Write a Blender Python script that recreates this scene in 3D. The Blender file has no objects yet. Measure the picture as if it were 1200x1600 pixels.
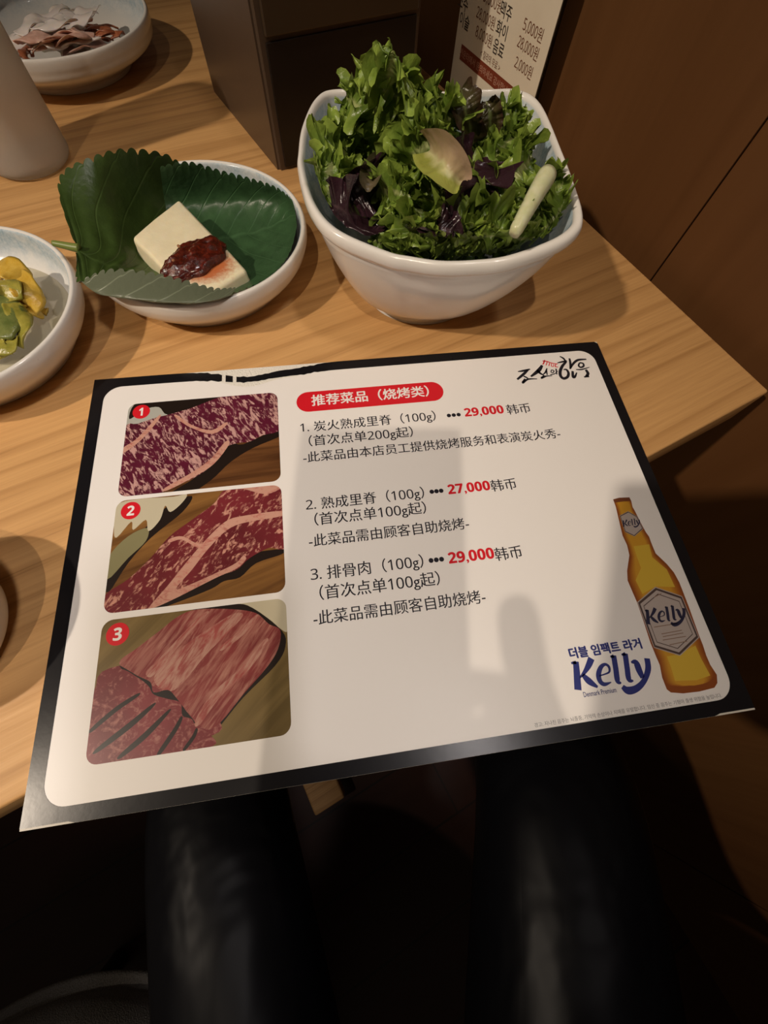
import bpy, bmesh, math, random
from mathutils import Vector, Matrix, noise
random.seed(7)
SC = bpy.context.scene
COL = SC.collection
MM = 0.001

# ------------------------------------------------------------------ camera
# table frame: x runs along the table front edge, y to the back, z up, millimetres; 0 = table top
CR = Matrix(((0.877709, -0.477593, 0.039147),
             (-0.429801, -0.820729, -0.376396),
             (0.211893, 0.313541, -0.925631)))          # rows: image right, image down, forward
CC = Vector((-39.009, -57.9945, 186.171))
FPX = 625.0
cam = bpy.data.cameras.new('camera')
cam.sensor_fit = 'VERTICAL'
cam.sensor_height = 36.0
cam.lens = FPX / 1600.0 * 36.0
cam.clip_start = 0.005
cam.clip_end = 50
camo = bpy.data.objects.new('camera', cam)
COL.objects.link(camo)
r, d, f = CR[0], CR[1], CR[2]
camo.matrix_world = Matrix(((r[0], -d[0], -f[0], CC[0]*MM), (r[1], -d[1], -f[1], CC[1]*MM),
                            (r[2], -d[2], -f[2], CC[2]*MM), (0, 0, 0, 1)))
SC.camera = camo

# ------------------------------------------------------------------ light and exposure
SC.view_settings.view_transform = 'Standard'
SC.view_settings.look = 'None'
SC.view_settings.gamma = 1
SC.view_settings.use_curve_mapping = False
SC.view_settings.exposure = 0.3
W = bpy.data.worlds.new('dim_room')
SC.world = W
W.use_nodes = True
W.node_tree.nodes['Background'].inputs[0].default_value = (1.0, 0.80, 0.60, 1)
W.node_tree.nodes['Background'].inputs[1].default_value = 0.035

def spot(name, loc, target, watt, colr, radius, angle, blend):
    l = bpy.data.lights.new(name, 'SPOT')
    l.energy = watt
    l.color = colr
    l.shadow_soft_size = radius
    l.spot_size = math.radians(angle)
    l.spot_blend = blend
    o = bpy.data.objects.new(name, l)
    COL.objects.link(o)
    o.location = Vector(loc)*MM
    o.rotation_euler = (Vector(target) - Vector(loc)).to_track_quat('-Z', 'Y').to_euler()
    return o

WARM = (1.0, 0.84, 0.67)
SOFT = (1.0, 0.91, 0.88)
spot('low_lamp', (-1250, 118, 1300), (60, 70, 0), 64, WARM, 0.028, 42, 1.0)
spot('downlight', (-740, -780, 2000), (50, 20, 0), 44, WARM, 0.025, 25, 1.0)
spot('downlight', (420, -560, 2050), (30, 10, 0), 102, SOFT, 0.22, 24, 1.0)

# ------------------------------------------------------------------ helpers
def at(px, py, z=0.0):
    dv = CR.transposed() @ Vector(((px-600)/FPX, (py-800)/FPX, 1))
    return CC + dv * ((z - CC.z)/dv.z)
def onx(px, py, X):
    dv = CR.transposed() @ Vector(((px-600)/FPX, (py-800)/FPX, 1))
    return CC + dv * ((X - CC.x)/dv.x)

def mesh_obj(name, verts, faces, mat=None, parent=None, smooth=True, uvs=None, mats=None, fmat=None):
    me = bpy.data.meshes.new(name)
    me.from_pydata([Vector(v)*MM for v in verts], [], faces)
    if mats:
        for m in mats: me.materials.append(m)
        if fmat:
            for p, i in zip(me.polygons, fmat): p.material_index = i
    elif mat: me.materials.append(mat)
    if smooth:
        me.polygons.foreach_set('use_smooth', [True]*len(me.polygons))
    if uvs:
        ul = me.uv_layers.new(name='UVMap')
        for lp in me.loops: ul.data[lp.index].uv = uvs[lp.vertex_index]
    me.update()
    o = bpy.data.objects.new(name, me)
    COL.objects.link(o)
    if parent: o.parent = parent
    return o

def tag(o, label=None, cat=None, group=None, kind=None):
    if label: o['label'] = label
    if cat: o['category'] = cat
    if group: o['group'] = group
    if kind: o['kind'] = kind
    return o

def thing(name, label, cat, loc=(0, 0, 0), rotz=0.0, group=None):
    o = bpy.data.objects.new(name, None)
    o.empty_display_size = 0.01
    COL.objects.link(o)
    o.location = Vector(loc)*MM
    o.rotation_euler = (0, 0, rotz)
    return tag(o, label, cat, group)

def world_parent(o, parent):
    """parent a mesh that was built in table coordinates under an Empty"""
    bpy.context.view_layer.update()
    o.parent = parent
    o.matrix_parent_inverse = (Matrix.Translation(parent.location) @ parent.rotation_euler.to_matrix().to_4x4()).inverted()
    return o

class MB:
    """collects shapes into one mesh"""
    def __init__(s): s.v, s.f, s.m = [], [], []
    def add(s, verts, faces, mi=0):
        k = len(s.v)
        s.v += [tuple(v) for v in verts]
        s.f += [tuple(i+k for i in fc) for fc in faces]
        s.m += [mi]*len(faces)
        return s
    def box(s, x0, x1, y0, y1, z0, z1, mi=0, bev=0.0):
        bm = bmesh.new()
        bmesh.ops.create_cube(bm, size=1)
        for v in bm.verts:
            v.co = Vector(((x0+x1)/2+v.co.x*(x1-x0), (y0+y1)/2+v.co.y*(y1-y0), (z0+z1)/2+v.co.z*(z1-z0)))
        if bev: bmesh.ops.bevel(bm, geom=bm.edges[:], offset=bev, segments=3, affect='EDGES', profile=0.5)
        return s.bm(bm, mi)
    def bm(s, bm, mi=0):
        bm.verts.index_update()
        s.add([v.co[:] for v in bm.verts], [[v.index for v in fc.verts] for fc in bm.faces], mi)
        bm.free()
        return s
    def lathe(s, prof, c=(0, 0, 0), n=72, mi=0, wob=None):
        vs, fs = [], []
        for (rr, z) in prof:
            for k in range(n):
                a = 2*math.pi*k/n
                q = rr*(1+(wob(a, z) if wob else 0))
                vs.append((c[0]+q*math.cos(a), c[1]+q*math.sin(a), c[2]+z))
        for i in range(len(prof)-1):
            for k in range(n):
                k2 = (k+1) % n
                fs.append((i*n+k, i*n+k2, (i+1)*n+k2, (i+1)*n+k))
        return s.add(vs, fs, mi)
    def tube(s, pts, rads, n=12, mi=0, cap=True):
        pts = [Vector(p) for p in pts]
        vs, fs = [], []
        ref = Vector((0.13, 0.21, 1)).normalized()
        for i, p in enumerate(pts):
            t = (pts[min(i+1, len(pts)-1)] - pts[max(i-1, 0)]).normalized()
            a = t.cross(ref)
            a = a.normalized() if a.length > 1e-4 else Vector((1, 0, 0))
            b = t.cross(a)
            for k in range(n):
                g = 2*math.pi*k/n
                vs.append(p + (a*math.cos(g)+b*math.sin(g))*rads[i])
        for i in range(len(pts)-1):
            for k in range(n):
                k2 = (k+1) % n
                fs.append((i*n+k, i*n+k2, (i+1)*n+k2, (i+1)*n+k))
        if cap:
            fs.append(tuple(range(n-1, -1, -1)))
            fs.append(tuple(range((len(pts)-1)*n, len(pts)*n)))
        return s.add(vs, fs, mi)
    def build(s, name, mat=None, parent=None, smooth=True, mats=None):
        return mesh_obj(name, s.v, s.f, mat, parent, smooth, None, mats, s.m if mats else None)

def cr(pts, n=8, closed=False):
    """Catmull-Rom through points of any dimension"""
    P = [tuple(p) for p in pts]
    N = len(P)
    out = []
    rng = range(N if closed else N-1)
    for i in rng:
        if closed: a, b, c, e = P[(i-1) % N], P[i], P[(i+1) % N], P[(i+2) % N]
        else: a, b, c, e = P[max(i-1, 0)], P[i], P[i+1], P[min(i+2, N-1)]
        for k in range(n):
            t = k/n
            out.append(tuple(0.5*((2*b[j])+(-a[j]+c[j])*t+(2*a[j]-5*b[j]+4*c[j]-e[j])*t*t+(-a[j]+3*b[j]-3*c[j]+e[j])*t**3) for j in range(len(b))))
    if not closed: out.append(P[-1])
    return out

# ------------------------------------------------------------------ materials
class NT:
    def __init__(s, name):
        s.m = bpy.data.materials.new(name)
        s.m.use_nodes = True
        s.t = s.m.node_tree
        s.t.nodes.clear()
        s.out = s.n('ShaderNodeOutputMaterial')
    def n(s, ty, **kw):
        o = s.t.nodes.new(ty)
        for k, v in kw.items(): setattr(o, k, v)
        return o
    def put(s, sock, v):
        if hasattr(v, 'is_output'): s.t.links.new(v, sock)
        elif v is not None:
            if sock.type == 'RGBA' and len(v) == 3: v = (*v, 1)
            sock.default_value = v
    def coord(s, kind='Object'): return s.n('ShaderNodeTexCoord').outputs[kind]
    def geo(s): return s.n('ShaderNodeNewGeometry').outputs['Position']
    def map(s, v, scale=(1, 1, 1), rot=(0, 0, 0), loc=(0, 0, 0)):
        if any(rot) and len(set(scale)) > 1:        # turn first, stretch second
            v = s.map(v, (1, 1, 1), rot)
            rot = (0, 0, 0)
        o = s.n('ShaderNodeMapping')
        s.put(o.inputs['Vector'], v)
        o.inputs['Scale'].default_value = scale
        o.inputs['Rotation'].default_value = rot
        o.inputs['Location'].default_value = loc
        return o.outputs[0]
    def noise(s, v, scale, detail=4, rough=0.5, dist=0.0, col=False):
        o = s.n('ShaderNodeTexNoise')
        s.put(o.inputs['Vector'], v)
        o.inputs['Scale'].default_value = scale
        o.inputs['Detail'].default_value = detail
        o.inputs['Roughness'].default_value = rough
        o.inputs['Distortion'].default_value = dist
        return o.outputs['Color' if col else 'Fac']
    def wave(s, v, scale, dist, det=2, dscale=1.0, dirn='Y', kind='BANDS'):
        o = s.n('ShaderNodeTexWave', wave_type=kind)
        if kind == 'BANDS': o.bands_direction = dirn
        s.put(o.inputs['Vector'], v)
        o.inputs['Scale'].default_value = scale
        o.inputs['Distortion'].default_value = dist
        o.inputs['Detail'].default_value = det
        o.inputs['Detail Scale'].default_value = dscale
        return o.outputs['Fac']
    def voro(s, v, scale, feat='F1', rand=1.0):
        o = s.n('ShaderNodeTexVoronoi', feature=feat)
        s.put(o.inputs['Vector'], v)
        o.inputs['Scale'].default_value = scale
        return o.outputs['Distance']
    def ramp(s, fac, stops, interp='LINEAR'):
        o = s.n('ShaderNodeValToRGB')
        s.put(o.inputs[0], fac)
        e = o.color_ramp.elements
        o.color_ramp.interpolation = interp
        while len(e) < len(stops): e.new(0.5)
        for i, (p, c) in enumerate(stops):
            e[i].position = p
            e[i].color = (*c, 1) if len(c) == 3 else c
        return o.outputs[0]
    def val(s, fac, lo, hi, a=0.0, b=1.0):
        o = s.n('ShaderNodeMapRange')
        s.put(o.inputs[0], fac)
        for i, x in zip((1, 2, 3, 4), (lo, hi, a, b)): o.inputs[i].default_value = x
        return o.outputs[0]
    def math(s, op, a, b=None):
        o = s.n('ShaderNodeMath', operation=op)
        s.put(o.inputs[0], a)
        if b is not None: s.put(o.inputs[1], b)
        return o.outputs[0]
    def mix(s, fac, a, b, mode='MIX'):
        o = s.n('ShaderNodeMix', data_type='RGBA', blend_type=mode)
        s.put(o.inputs[0], fac)
        s.put(o.inputs[6], a)
        s.put(o.inputs[7], b)
        return o.outputs[2]
    def sep(s, v):
        o = s.n('ShaderNodeSeparateXYZ')
        s.put(o.inputs[0], v)
        return o.outputs
    def bump(s, h, strength=0.3, dist=0.001):
        o = s.n('ShaderNodeBump')
        s.put(o.inputs['Height'], h)
        o.inputs['Strength'].default_value = strength
        o.inputs['Distance'].default_value = dist
        return o.outputs[0]
    def bsdf(s, color, rough=0.5, normal=None, spec=0.5, trans=0.0, ior=1.45, sss=0.0, sssr=0.004, coat=0.0, sheen=0.0, alpha=None, metal=0.0):
        o = s.n('ShaderNodeBsdfPrincipled')
        s.put(o.inputs['Base Color'], color)
        s.put(o.inputs['Roughness'], rough)
        o.inputs['Specular IOR Level'].default_value = spec
        o.inputs['IOR'].default_value = ior
        o.inputs['Metallic'].default_value = metal
        o.inputs['Transmission Weight'].default_value = trans
        if sss:
            o.inputs['Subsurface Weight'].default_value = sss
            o.inputs['Subsurface Radius'].default_value = (1, 0.6, 0.3)
            o.inputs['Subsurface Scale'].default_value = sssr
        o.inputs['Coat Weight'].default_value = coat
        o.inputs['Sheen Weight'].default_value = sheen
        if alpha is not None: s.put(o.inputs['Alpha'], alpha)
        if normal is not None: s.put(o.inputs['Normal'], normal)
        s.t.links.new(o.outputs[0], s.out.inputs[0])
        return s.m
def plain(name, c, rough=0.5, **k): return NT(name).bsdf(c, rough, **k)

def m_ash(name, light, dark, axis=0):
    t = NT(name)
    p = t.geo()
    sc = (1, 1, 1)
    q = t.map(p, (0.55, 9, 9))
    warp = t.noise(q, 1.6, 3, 0.5)
    ring = t.math('ADD', t.math('MULTIPLY', t.sep(p)[1], 62.0), t.math('MULTIPLY', warp, 5.5))
    ring = t.math('FRACT', ring)
    band = t.ramp(ring, [(0, (0.75,)*3), (0.12, (0.1,)*3), (0.6, (0.0,)*3), (0.93, (0.62,)*3), (1, (0.75,)*3)])
    fine = t.noise(t.map(p, (14, 420, 420)), 1.0, 4, 0.65)
    pores = t.ramp(t.noise(t.map(p, (22, 900, 900)), 1.0, 2, 0.6), [(0.56, (0,)*3), (0.68, (1,)*3)])
    big = t.noise(t.map(p, (2, 14, 14)), 1.0, 2)
    c = t.mix(t.math('MULTIPLY', band, 0.85), light, dark)
    c = t.mix(t.val(fine, 0.35, 0.75, 0, 0.45), c, dark)
    c = t.mix(t.math('MULTIPLY', t.math('MULTIPLY', pores, t.math('ADD', band, 0.25)), 0.45), c, tuple(x*0.55 for x in dark))
    c = t.mix(t.val(big, 0.3, 0.7, 0, 0.25), c, tuple(x*1.15 for x in light))
    return t.bsdf(c, t.val(fine, 0.3, 0.7, 0.42, 0.55), t.bump(t.math('ADD', fine, t.math('MULTIPLY', pores, -0.6)), 0.10, 0.0005), spec=0.35)
M_ASH = m_ash('ash_wood', (0.62, 0.355, 0.14), (0.36, 0.178, 0.058))

def m_panel():
    t = NT('orange_brown_panel')
    p = t.geo()
    g = t.noise(t.map(p, (60, 60, 3)), 1.0, 4, 0.6)
    b = t.noise(t.map(p, (5, 5, 1.2)), 1.0, 2)
    c = t.mix(t.val(g, 0.3, 0.7), (0.088, 0.038, 0.012), (0.112, 0.05, 0.017))
    c = t.mix(t.val(b, 0.35, 0.7, 0, 0.5), c, (0.10, 0.036, 0.011))
    return t.bsdf(c, 0.48, t.bump(g, 0.05, 0.0004), spec=0.3)
M_PANEL = m_panel()

def m_floor():
    t = NT('dark_red_wood_floor')
    p = t.geo()
    g = t.noise(t.map(p, (3, 40, 1)), 1.0, 4, 0.6)
    br = t.n('ShaderNodeTexBrick')
    t.put(br.inputs['Vector'], p)
    br.inputs['Scale'].default_value = 1.0
    br.inputs['Brick Width'].default_value = 0.9
    br.inputs['Row Height'].default_value = 0.12
    br.inputs['Mortar Size'].default_value = 0.002
    br.inputs['Color1'].default_value = (0.05, 0.014, 0.007, 1)
    br.inputs['Color2'].default_value = (0.035, 0.010, 0.005, 1)
    br.inputs['Mortar'].default_value = (0.01, 0.005, 0.003, 1)
    c = t.mix(t.val(g, 0.3, 0.7, 0, 0.5), br.outputs[0], (0.022, 0.006, 0.003))
    return t.bsdf(c, 0.4)
M_FLOOR = m_floor()

def m_ceramic(name, cx, cy, r0, r1, white=(0.74, 0.71, 0.66)):
    """white glaze, a pale blue wash on the inner wall (attribute 'inner' in UV.x)"""
    t = NT(name)
    uv = t.sep(t.coord('UV'))
    p = t.geo()
    n1 = t.noise(p, 90, 5, 0.65)
    n2 = t.noise(p, 700, 3, 0.6)
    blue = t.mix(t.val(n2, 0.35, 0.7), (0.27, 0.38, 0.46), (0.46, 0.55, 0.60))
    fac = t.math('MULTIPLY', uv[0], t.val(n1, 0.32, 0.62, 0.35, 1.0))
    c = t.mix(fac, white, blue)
    c = t.mix(t.ramp(n2, [(0.66, (0,)*3), (0.74, (0.35,)*3)]), c, tuple(x*0.75 for x in white))
    return t.bsdf(c, 0.2, t.bump(n1, 0.04, 0.001), spec=0.5, coat=0.3)
M_CER = m_ceramic('white_blue_glaze', 0, 0, 0, 0)

# ------------------------------------------------------------------ setting
def structure(o): return tag(o, kind='structure')
WX = 262.0
structure(MB().box(-1400, WX+60, -1500, 1300, -760, -740).build('floor', M_FLOOR, smooth=False))
w = MB()
for y0, y1 in ((-1500, -524), (-522, 77.0), (78.0, 676), (677.6, 1300)):
    w.box(WX, WX+30, y0, y1, -740, 1500, bev=0.5)
w.box(WX+20, WX+60, -1500, 1300, -740, 1500)
structure(w.build('wall_right', M_PANEL, smooth=False))

# table: top, panel leg, foot rail
FY, SX, BY = -33.6, 247.0, 800.0
tb = thing('dining_table', 'pale ash wood restaurant table carrying the dishes, against the brown panel wall', 'table', (-400, 380, 0))
def tpart(mb, name, mat, smooth=False): return world_parent(mb.build(name, mat, None, smooth), tb)
tpart(MB().box(-1150, SX, FY, BY, -28, 0, bev=1.6), 'tabletop', M_ASH, True)
for xx in (-900, -168):
    tpart(MB().box(xx-35, xx+35, 330, 400, -700, -28, bev=3), 'leg', M_ASH)
    tpart(MB().box(xx-65, xx-5, -225, 700, -738, -700, bev=4), 'foot', M_ASH)
tpart(MB().box(-935, -133, 345, 385, -90, -28, bev=2), 'apron', M_ASH)

# ------------------------------------------------------------------ menu card
TH = math.radians(-20.9)
CZ = 1.2
card = thing('menu_card', 'large laminated white menu card with black border, overhanging the table front edge', 'menu', (0, 0, 0), TH)
RZ = Matrix.Rotation(-TH, 3, 'Z')
def cd(px, py):
    q = RZ @ at(px, py, CZ)
    return (q.x, q.y)
def flat(name, polys, z, mat, parent=card, holes=None):
    """printed flat shapes in card coordinates: list of polygons"""
    bm = bmesh.new()
    for P in polys:
        vs = [bm.verts.new((x, y, z)) for x, y in P]
        try: bm.faces.new(vs)
        except ValueError: pass
    bmesh.ops.recalc_face_normals(bm, faces=bm.faces[:])
    for fc in bm.faces:
        if fc.normal.z < 0: fc.normal_flip()
    bmesh.ops.triangulate(bm, faces=bm.faces[:])
    return MB().bm(bm).build(name, mat, parent, False)
def ribbon(path, widths, n=6):
    """brush stroke: quads along a smooth path"""
    P = cr([(x, y, w_) for (x, y), w_ in zip(path, widths)], n)
    L, Rr = [], []
    for i, (x, y, w_) in enumerate(P):
        a, b = P[max(i-1, 0)], P[min(i+1, len(P)-1)]
        dx, dy = b[0]-a[0], b[1]-a[1]
        q = math.hypot(dx, dy) or 1
        L.append((x-dy/q*w_/2, y+dx/q*w_/2))
        Rr.append((x+dy/q*w_/2, y-dx/q*w_/2))
    return [[L[i], L[i+1], Rr[i+1], Rr[i]] for i in range(len(P)-1)]
def rrect(x0, x1, y0, y1, rad, n=8):
    out = []
    for cx, cy, a0 in ((x1-rad, y1-rad, 0), (x0+rad, y1-rad, 90), (x0+rad, y0+rad, 180), (x1-rad, y0+rad, 270)):
        for k in range(n+1):
            a = math.radians(a0+90*k/n)
            out.append((cx+rad*math.cos(a), cy+rad*math.sin(a)))
    return out
def clip(poly, conv):
    """clip a polygon by a convex counter-clockwise one"""
    out = list(poly)
    for i in range(len(conv)):
        a, b = conv[i], conv[(i+1) % len(conv)]
        inside = lambda p: (b[0]-a[0])*(p[1]-a[1])-(b[1]-a[1])*(p[0]-a[0]) >= 0
        src, out = out, []
        for j in range(len(src)):
            p, q = src[j-1], src[j]
            ip, iq = inside(p), inside(q)
            if ip != iq:
                den = (b[0]-a[0])*(q[1]-p[1])-(b[1]-a[1])*(q[0]-p[0])
                t = ((b[0]-a[0])*(a[1]-p[1])-(b[1]-a[1])*(a[0]-p[0]))/den if den else 0
                out.append((p[0]+(q[0]-p[0])*t, p[1]+(q[1]-p[1])*t))
            if iq: out.append(q)
        if len(out) < 3: return []
    return out

def m_print(name, c, rough=0.33): return plain(name, c, rough, spec=0.35)
t = NT('white_laminated_paper')
M_PAPER = t.bsdf((0.80, 0.775, 0.75), 0.36, t.bump(t.noise(t.geo(), 260, 2), 0.02, 0.0005), spec=0.3)
M_CORE = plain('cream_card_core', (0.66, 0.62, 0.54), 0.8)
t = NT('black_laminate')
M_BLACK = t.bsdf((0.008, 0.0075, 0.009), 0.24, t.bump(t.noise(t.geo(), 300, 3), 0.03, 0.0005), spec=0.25)
M_INK = m_print('black_ink', (0.015, 0.014, 0.02))
M_RED = m_print('red_ink', (0.62, 0.012, 0.022))
M_WHITEINK = m_print('white_ink', (0.80, 0.77, 0.75))
M_NAVY = m_print('navy_ink', (0.022, 0.03, 0.17))
M_GREYINK = m_print('grey_ink', (0.25, 0.24, 0.24))

X0, X1, Y0, Y1 = -148.4, 148.2, -104.2, 103.4
bd = MB().box(X0, X1, Y0, Y1, 0.05, CZ-0.12, bev=0.25)
bd.build('card_board', M_CORE, card, False)
flat('white_panel', [[(X0+2, Y0+2), (X1-2, Y0+2), (X1-2, Y1-0.6), (X0+2, Y1-0.6)]], CZ-0.08, M_PAPER)
# black border ring with the torn, sagging stretch of the top edge
def dip(x):
    return 6.2*math.exp(-((x+64)/19.0)**2) + 2.0*math.exp(-((x+36)/12.0)**2)
inner = []
for (a, b) in zip(rrect(-142.0, 142.2, -98.5, 97.2, 9.0, 10), rrect(-142.0, 142.2, -98.5, 97.2, 9.0, 10)[1:]+rrect(-142.0, 142.2, -98.5, 97.2, 9.0, 10)[:1]):
    n = max(1, int(math.hypot(b[0]-a[0], b[1]-a[1])/2.0))
    for k in range(n): inner.append((a[0]+(b[0]-a[0])*k/n, a[1]+(b[1]-a[1])*k/n))
rv, rf = [], []
for (x, y) in inner:
    # matching outer point
    ox, oy = x, y
    if abs(x) > 130 and abs(y) > 86:          # corner
        s = max(abs(x)-130, 0)/12.1, max(abs(y)-86, 0)/12.0
        if abs(s[0]-s[1]) < 0.07: s = (1, 1)
        k = 1/max(s)
        ox = math.copysign(130+18.3*s[0]*k, x)
        oy = math.copysign(86+17.4*s[1]*k, y)
        ox = max(X0+.1, min(X1-.1, ox)); oy = max(Y0+.1, min(Y1-.1, oy))
    elif y > 96: oy = Y1-.1
    elif y < -97: oy = Y0+.1
    elif x > 0: ox = X1-.1
    else: ox = X0+.1
    iy = y
    if y > 90 and abs(x) < 125:
        dd = dip(x)
        wob_ = 0.9*noise.noise((x*0.35, 3, 0))*min(1, dd)
        oy -= dd + wob_
        iy -= dd*0.62 - wob_
    rv += [(x, iy, CZ), (ox, oy, CZ)]
N = len(inner)
for i in range(N):
    xa = inner[i]
    j = (i+1) % N
    if xa[1] > 90 and any(abs(xa[0]-c) < 1.1 for c in (-77, -70.4)): continue     # chipped gaps in the torn black strip
    rf.append((2*i, 2*j, 2*j+1, 2*i+1))
border = mesh_obj('black_border', rv, rf, M_BLACK, card, False)
tag(border, 'glossy black border strip, chipped and torn along its top edge')
# crumpled flakes of the torn edge
t = NT('crumpled_torn_paper')
M_TORN = t.bsdf((0.80, 0.77, 0.70), 0.5, t.bump(t.noise(t.geo(), 900, 4, 0.6), 0.9, 0.001), spec=0.3)
tv, tf = [], []
nx, ny = 60, 10
for i in range(nx+1):
    for j in range(ny+1):
        x = -98+78*i/nx
        yt = Y1 - 0.2
        yb = Y1 - 4 - dip(x)*1.5
        y = yt+(yb-yt)*j/ny
        e = min(1, 6*i/nx, 6*(nx-i)/nx) * min(1, 4*(ny-j)/ny)
        z = CZ-0.075 + 0.0*e
        tv.append((x, y, CZ-0.07 + 0.06*e*(0.5+0.5*noise.noise((x*.45, y*.8, 1)))))
for i in range(nx):
    for j in range(ny):
        k = i*(ny+1)+j
        tf.append((k, k+ny+1, k+ny+2, k+1))
mesh_obj('torn_edge', tv, tf, M_TORN, card)['label'] = 'whitish crumpled torn patch at the top edge'

# --- text
def text_mesh(txt, bold=0.0, shear=0.0, spacing=1.0):
    """glyph outlines; weight is added by overlaying slightly shifted copies"""
    cu = bpy.data.curves.new('t', 'FONT')
    cu.body = ''.join(chr((0x1D7EC if bold > 0.015 else 0x1D7E2)+ord(ch)-48) if ch.isdigit() else ch for ch in txt)
    cu.resolution_u = 3
    cu.shear = shear
    cu.space_character = spacing
    o = bpy.data.objects.new('t', cu)
    COL.objects.link(o)
    dg = bpy.context.evaluated_depsgraph_get()
    dg.update()
    me = bpy.data.meshes.new_from_object(o.evaluated_get(dg))
    v0 = [v.co.copy() for v in me.vertices]
    f0 = [tuple(p.vertices) for p in me.polygons]
    bpy.data.objects.remove(o)
    bpy.data.curves.remove(cu)
    bpy.data.meshes.remove(me)
    if bold <= 0: return v0, f0
    vs, fs = [], []
    for q, (dx, dy) in enumerate(((-1, 0), (1, 0), (0, 0.7), (0, -0.7))[:4 if bold > 0.008 else 2]):
        k = len(vs)
        vs += [Vector((v.x+dx*bold, v.y+dy*bold, 0.004*q)) for v in v0]
        fs += [tuple(i+k for i in fc) for fc in f0]
    return vs, fs
def text_box(name, txt, x0, x1, y0, h, mat, parent, z, bold=0.0, shear=0.0, label=None):
    """text with its ink box from (x0, y0), width x1-x0 and height h (None = keep proportion)"""
    vs, fs = text_mesh(txt, bold, shear)
    ax, bx = min(v.x for v in vs), max(v.x for v in vs)
    ay, by = min(v.y for v in vs), max(v.y for v in vs)
    sx = (x1-x0)/(bx-ax)
    sy = sx if h is None else h/(by-ay)
    o = mesh_obj(name, [(x0+(v.x-ax)*sx, y0+(v.y-ay)*sy, z+v.z) for v in vs], fs, mat, parent, False)
    if label: o['label'] = label
    return o
ZT = CZ-0.03
def line(txt, p0, p1, mat=M_INK, h=None, bold=0.0078, z=ZT, name='text_line', label=None, dy=0):
    a, b = cd(*p0), cd(*p1)
    return text_box(name, txt, a[0], b[0], (a[1]+b[1])/2+dy, h, mat, card, z, bold, 0, label)
# header pill
flat('header_pill', [rrect(-38.2, 45.3, 69.6, 83.0, 6.65, 10)], CZ-0.05, M_RED)['label'] = 'red rounded header bar'
line('推荐菜品（烧烤类）', (487, 634), (672, 620), M_WHITEINK, None, 0.022, label='white header lettering on the red bar')
B = 0.0078
line('1. 炭火熟成里脊（100g）', (469.5, 677), (683, 661), bold=B)
line('（首次点单200g起）', (483, 700), (647, 685), bold=B)
line('-此菜品由本店员工提供烧烤服务和表演炭火秀-', (474, 721), (878, 686), bold=B)
line('2. 熟成里脊（100g）', (478.5, 799), (665, 783), bold=B)
line('（首次点单100g起）', (492, 823.5), (668, 806), bold=B)
line('-此菜品需由顾客自助烧烤-', (483, 852), (735, 829), bold=B)
line('3. 排骨肉（100g）', (486, 909.5), (664, 892), bold=B)
line('（首次点单100g起）', (500, 939.5), (690, 919), bold=B)
line('-此菜品需由顾客自助烧烤-', (490, 972), (761.5, 947), bold=B)
for txt, a, b, c, e in (('29,000', (727.5, 653), (789, 647.5), (794, 648.5), (830.5, 644)),
                        ('27,000', (701.5, 774), (768, 768.5), (769, 768), (809, 764.5)),
                        ('29,000', (702.5, 883), (774.5, 875.5), (775.5, 876.5), (818, 872))):
    line(txt, a, b, M_RED, None, 0.018, name='price', label='bold red price')
    line('韩币', c, e, bold=B)
for a, b in (((698, 649.5), (720, 647.5)), ((671, 769), (693, 766)), ((669.5, 876), (694, 873.5))):
    p, q = cd(*a), cd(*b)
    P = []
    for k in range(3):
        cx = p[0]+1.25+(q[0]-p[0]-2.5)*k/2
        P.append([(cx+1.2*math.cos(g*math.pi/8), (p[1]+q[1])/2+1.2*math.sin(g*math.pi/8)) for g in range(16)])
    flat('dots', P, ZT, M_INK)
line('경고: 지나친 음주는 뇌졸중, 기억력 손상이나 치매를 유발합니다. 임신 중 음주는 기형아 출생 위험을 높입니다.', (836, 1137), (1129, 1090), M_GREYINK, label='tiny grey warning line')

# --- brush strokes traced in crop coordinates
def crop(ox, oy, sc):
    return lambda p: cd(ox+p[0]/sc, oy+p[1]/sc)
def strokes(S, fn, wmm):
    out = []
    for path, ws in S:
        out += ribbon([fn(p) for p in path], [w_*wmm for w_ in ws])
    return out
KELLY = [([(88, 238), (95, 320), (103, 436)], (34, 38, 42)), ([(56, 250), (90, 244)], (12, 18)),
         ([(116, 352), (150, 310), (178, 262), (196, 216)], (8, 22, 34, 38)), ([(136, 330), (180, 375), (240, 416)], (22, 38, 14)),
         ([(252, 338), (290, 326), (320, 310), (318, 276), (292, 258), (262, 278), (246, 328), (256, 374), (286, 396), (334, 382)], (7, 8, 11, 16, 16, 24, 30, 28, 22, 5)),
         ([(350, 196), (366, 290), (378, 372), (404, 388)], (32, 32, 30, 8)), ([(328, 206), (352, 200)], (10, 20)),
         ([(430, 182), (444, 280), (457, 362), (488, 372)], (32, 32, 30, 8)), ([(406, 192), (432, 184)], (10, 20)),
         ([(472, 244), (505, 246), (528, 300), (552, 352)], (10, 34, 38, 26)),
         ([(582, 216), (590, 290), (562, 372), (510, 425), (450, 440), (412, 412)], (34, 34, 30, 36, 42, 26))]
fk = crop(880, 980, 4.444)
flat('beer_logo', strokes(KELLY, fk, 0.075), ZT, M_NAVY)['label'] = 'navy blue brush lettering logo'
line('더블 임팩트 라거', (891.5, 1030), (1005, 1014), M_NAVY, None, 0.045, label='navy Korean slogan')
line('Denmark Premium', (913, 1090), (964, 1081), M_NAVY, 2.0, 0.012, label='tiny navy script line')
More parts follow.
